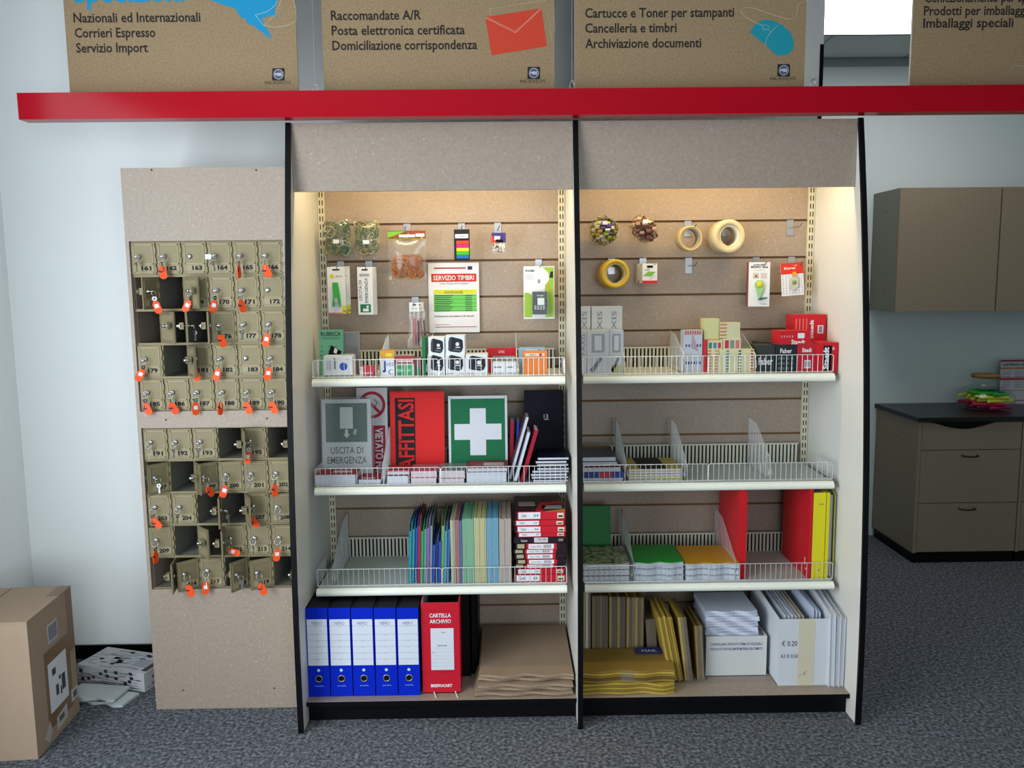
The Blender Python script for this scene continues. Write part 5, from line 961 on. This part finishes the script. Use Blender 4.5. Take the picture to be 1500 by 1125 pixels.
for i, (p0, p1, pt, lab) in enumerate(((1214, 1222, 901, 'white cardboard file beside the priced box'), (1223, 1229, 903, 'middle thin white file against the right panel'), (1229.5, 1235, 905, 'rightmost thin white file against the right panel'))):
    Y = 2.966; x, w, h = S(p0, p1, pt, Y, z5); b = B()
    b.prism([(0, 0), (.38, 0), (.38, h*1.2), (.25, h*1.18), (0, h)], -w/2, -w/2+.001, WB, 'x'); b.prism([(0, 0), (.38, 0), (.38, h*1.2), (.25, h*1.18), (0, h)], w/2-.001, w/2, WB, 'x'); b.prism([(.006, .001), (.37, .001), (.37, h*1.17), (.25, h*1.14), (.006, h*.97)], -w/2+.0012, w/2-.0012, PAGES, 'x')
    solo(b, 'paper_file', lab, 'file', (x, Y, z5+.0005), (0, R(-.5+.5*i), 0), 'white files at the right end')
# ------------------------------------------------------------------ parcels on the floor, left
Fp = lambda px, py, z=0: (lambda d: (d.x*(z-H)/d.z, d.y*(z-H)/d.z))(ray(px, py))
f0 = Vector(Fp(56, 1112)); f1 = Vector(Fp(117, 1040)); dr = (f1-f0); L = dr.length; ang = math.atan2(dr.y, dr.x)
# local frame: x along the visible right hand face, y away to the left
bt = thing('cardboard_box', 'large brown cardboard box with shipping labels in the left corner', 'cardboard box', (f0.x, f0.y, 0), (0, 0, ang)); hb = ZA(912, f0.x, f0.y); CB = M('#b69d86', .8, noise=.05, nscale=12)
WB_ = .42
b = B(); b.box(0, L, 0, WB_, 0, hb, CB); b.build('carton', bt, .004)
b = B(); b.box(-.003, L+.003, -.002, WB_*.495, hb, hb+.004, CB); b.box(-.003, L+.003, WB_*.505, WB_+.002, hb, hb+.004, CB); b.build('top_flap', bt, .001)
b = B(); TPM = M('#8c6d50', .3); b.box(L*.28, L*.86, -.0012, 0, hb*.1, hb*.68, TPM); b.box(L*.86, L*1.0, -.001, 0, hb*.52, hb*1.0, TPM); b.box(L*.7, L*1.0, -.001, WB_*.1, hb+.004, hb+.005, TPM); b.build('brown_tape', bt)
b = B(); b.box(L*.34, L*.76, -.002, -.0012, hb*.21, hb*.58, PAPER)
for (u0, u1, v0, v1) in ((.42, .5, .47, .52), (.56, .6, .40, .43), (.48, .54, .3, .38), (.62, .7, .3, .42), (.58, .61, .28, .34)): b.box(L*u0, L*u1, -.0025, -.002, hb*v0, hb*v1, M('#4a4c55', .7))
b.box(L*.4, L*.62, -.0012, 0, hb*.72, hb*.86, M('#c9c9cc', .7)); 
for i in range(9): b.box(L*(.42+.021*i), L*(.43+.021*i), -.0016, -.0012, hb*.735, hb*.845, M('#5a5c66', .7))
T = TR(0, 0, 0); b.hexa([(L*.45, -.0018, hb*.04), (L*.7, -.0018, hb*.06), (L*.7, -.0012, hb*.06), (L*.45, -.0012, hb*.04), (L*.45, -.0018, hb*.14), (L*.7, -.0018, hb*.17), (L*.7, -.0012, hb*.17), (L*.45, -.0012, hb*.14)], M('#cfc6c0', .6)); b.box(L*.5, L*.62, -.0022, -.0018, hb*.09, hb*.13, M('#6a6c74', .7))
b.box(L*.82, L*.98, -.0018, -.0012, hb*.13, hb*.22, M('#d8d4d0', .6)); b.box(L*.86, L*.95, -.0022, -.0018, hb*.15, hb*.2, M('#6a6c74', .7)); b.prism([(L*.16, hb*.08), (L*.26, hb*.02), (L*.34, hb*.08), (L*.3, hb*.17)], -.0018, -.0012, M('#c8c0bc', .6)); b.build('shipping_label', bt)
b = B(); b.prism([(L*.28, .33), (L*.52, .18), (L*.62, .28)], hb+.004, hb+.0046, M('#d4d4d6', .6), 'z')
b.build('torn_sticker', bt)
# printed parcel and flat envelopes
pw, pd, nh = .33, .17, .078
b = B(); NW = M('#d3d4d8', .7); b.box(-pw, 0, 0, pd, 0, nh, NW); rnd = random.Random(11); INKS = [M('#34323c', .7), M('#6a6c76', .7), M('#9a9ca4', .7), M('#9a8486', .7)]
for i in range(60):
    x = -rnd.uniform(.01, pw-.02); z = rnd.uniform(.006, nh-.01); hg = rnd.choice([.0015, .002, .003, .003, .013]); l = .017 if hg > .01 else rnd.uniform(.02, .09); b.box(max(-pw+.003, x-l), x, -.0007, -.0002, z, min(nh-.003, z+hg), INKS[0] if hg > .01 else INKS[1+i % 3])
for i in range(70):
    x = -rnd.uniform(.01, pw-.02); y = rnd.uniform(.008, pd-.02); hg = rnd.choice([.001, .0015, .002, .002, .014]); l = .02 if hg > .01 else rnd.uniform(.02, .08); b.box(max(-pw+.003, x-l), x, y, min(pd-.004, y+hg), nh, nh+.0006, INKS[0] if hg > .01 else rnd.choice(INKS))
b.box(-.1, -.03, .05, .11, nh, nh+.0008, M('#aab0bc', .6)); b.box(-.03, -.005, .02, .1, nh, nh+.0008, M('#4a3f44', .6))
for i in range(16):
    y = rnd.uniform(.01, pd-.03); z = rnd.uniform(.006, nh-.016); b.box(.0002, .0007, y, y+rnd.uniform(.006, .02), z, z+rnd.choice([.002, .003, .011]), rnd.choice(INKS))
solo(b, 'printed_parcel', 'white newsprint-wrapped parcel on the floor beside the mailboxes', 'parcel', (-1.462, 3.178, .001), (0, 0, R(-17)))
for i, (x_, y_, z_, w_, d_, rz, lab) in enumerate(((-1.60, 3.082, .0, .21, .1, -15, 'lower flat white shipping envelope on the carpet'), (-1.64, 3.085, .0155, .21, .11, -8, 'upper flat white shipping envelope before the printed parcel'))):
    b = B(); wavy(b, w_, d_, 0, .011, M('#d0d6d6', .5), .0008, i*2)
    if i: b.box(.04, .075, -.006, -.004, .003, .0065, M('#3a3a42', .6))
    solo(b, 'shipping_envelope', lab, 'envelope', (x_, y_, z_+.002), (0, 0, R(rz)), 'flat envelopes beside the parcel')
# ------------------------------------------------------------------ cabinets in the room beyond
DKT = M('#1c1b1d', .3); GAPM = M('#15130f', .8); CX = 2.33
def base_cab(x0, label):
    t = thing('base_cabinet', label, 'cabinet', (x0, 4.568, 0), group='base cabinets under the dark counter')
    w = .59; b = B(); b.box(0, w, .02, .525, .06, .822, LAMC); b.box(0, .02, .0, .02, .06, .822, LAMC); b.build('carcass', t, .001)
    B().box(.006, w-.001, .008, .5, 0, .06, BLACK).build('plinth', t)
    b = B(); n = 14; xs0, xs1 = .09, .43
    top = [(.022, .816), (xs0-.02, .816)]+[(xs0+(xs1-xs0)*i/n, .814-.036*math.sin(math.pi*i/n)) for i in range(n+1)]+[(xs1+.02, .816), (w-.004, .816)]
    b.prism([(.022, .661), (w-.004, .661)]+top[::-1], 0, .018, LAMC); b.build('drawer', t, .001)
    b = B(); b.box(xs0-.02, xs1+.02, .0185, .0195, .76, .821, GAPM); b.build('grip_recess', t)
    for z0, z1 in ((.354, .657), (.066, .350)):
        b = B(); b.box(.022, w-.004, 0, .018, z0, z1, LAMC); dr_ = b.build('drawer', t, .001)
        b = B(); zc_ = z1-.03; b.tube([(.255, 0, zc_), (.258, -.022, zc_-.002), (.30, -.028, zc_-.004), (.34, -.022, zc_-.002), (.343, 0, zc_)], .004, M('#2a2826', .35, .6), 8); b.build('handle', dr_)
    for yy, zz_ in ((.18, .73), (.18, .25)):
        b = B(); b.lathe([(0, -.001), (.004, -.001), (.004, .001)], GAPM, (0, yy, zz_), 'x', 10); b.build('screw_cap', t)
base_cab(CX, 'beige base cabinet with three drawers, nearest the shelving unit')
base_cab(CX+.592, 'beige base cabinet cut by the right edge of the photo')
b = B(); b.box(CX-.012, CX+1.19, 4.55, 5.098, .824, .849, DKT); solo(b, 'worktop', 'black worktop over the base cabinets', 'worktop', bevel=.002)
def wall_cab(x0, w, label):
    t = thing('wall_cabinet', label, 'cabinet', (x0, 4.76, 1.433), group='wall cabinets above the counter')
    b = B(); b.box(0, w, .02, .338, 0, .70, LAMC, None, l=M('#8d8c7c', .55)); b.build('carcass', t, .001)
    b = B(); b.box(.002, w-.003, 0, .018, .001, .699, LAMC); b.build('door', t, .001)
    for yy, zz_ in ((.16, .58), (.16, .12)):
        b = B(); b.lathe([(0, -.001), (.004, -.001), (.004, .001)], GAPM, (0, yy, zz_), 'x', 10); b.build('screw_cap', t)
wall_cab(2.257, .58, 'beige wall cabinet with flat door, nearest the shelving unit'); wall_cab(2.84, .58, 'beige wall cabinet cut by the right edge of the photo')
# jar of highlighters
jy = 4.86; jx = XA(1442, jy, .9); ks = jy/F; t = thing('glass_jar', 'squat round glass jar with cork lid on the black worktop', 'jar', (jx, jy, .8495))
jr = 41*ks; b = B(); pr = [(0, .0), (jr*.62, 0), (jr*.82, .012), (jr*.97, .035), (jr, .058), (jr*.95, .085), (jr*.78, .112), (jr*.5, .138), (jr*.42, .15), (jr*.42, .182), (jr*.45, .186)]
b.lathe(pr, GLASS, n=40); b.build('glass', t)
b = B(); b.lathe([(0, .184), (jr*.44, .184), (jr*.47, .188), (jr*.47, .202), (jr*.44, .206), (0, .206)], M('#8f7048', .8, noise=.1, nscale=60), n=32); b.build('cork_lid', t)
lay = [(.018, '#e0287a', 'pink'), (.037, '#d82a4a', 'red'), (.056, '#e6e02a', 'yellow'), (.075, '#d8e02a', 'lime yellow'), (.094, '#38b83c', 'green')]
for li, (zl, c, cn) in enumerate(lay):
    for k in range(5):
        a = R(-28+14*k+li*9) if li % 2 else R(22-11*k); off = -.1+.045*k; rr = jr*(.8, .88, .9, .86, .72)[li]
        half = min(.088, math.sqrt(max(.0009, (rr*.95)**2-off**2))); px_ = -off*math.sin(a); py_ = off*math.cos(a)*1.0
        h_ = thing('highlighter', f'{cn} highlighter in the glass jar, {("nearest", "second nearest", "middle", "second farthest", "farthest")[k]} of its layer', 'highlighter', (jx+px_, jy+off, .85+zl), (0, 0, a*.6), 'highlighters in the glass jar')
        B().tube([(-half, 0, 0), (-half+.004, 0, 0), (half*.4, 0, 0)], [.008, .0105, .0105], M(c, .35), 8).build('barrel', h_); B().tube([(half*.4, 0, 0), (half-.004, 0, 0), (half, 0, 0)], [.011, .011, .008], M('#2a3a9a' if k % 2 else c, .35), 8).build('cap', h_)
def plist(b, w, h, t):
    for z0, z1, c in ((.0, .04, '#a83a4a'), (.17, .21, '#d88a5a'), (.4, .46, '#c04a50'), (.68, .71, '#d8a08a'), (.91, .93, '#a8405a')): b.box(-w*.5, w*.5, -.0006, 0, -h*z1, -h*z0, M(c, .6))
    b.text('LISTINO SPEDIZIONI', -w*.45, -h*.13, h*.045, -.0006, INK, w=w*.9, bold=.03)
    for i in range(4):
        for j in range(3): b.box(-w*.46+i*w*.25, -w*.28+i*w*.25, -.0006, 0, -h*(.27+.05*j)-.004, -h*(.27+.05*j), M('#8a8f9a', .7)); b.box(-w*.46+i*w*.25, -w*.28+i*w*.25, -.0006, 0, -h*(.5+.05*j)-.004, -h*(.5+.05*j), M('#8a8f9a', .7))
x, zt, w, h = HG(1464, 1535, 527, 590, 5.02); card('price_list', 'white printed price list leaning behind the jar on the worktop', 'notice', 1464, 1535, 527, 591, 5.03, plist, 0, .002, M('#d4d4da', .6), rx=R(-3))
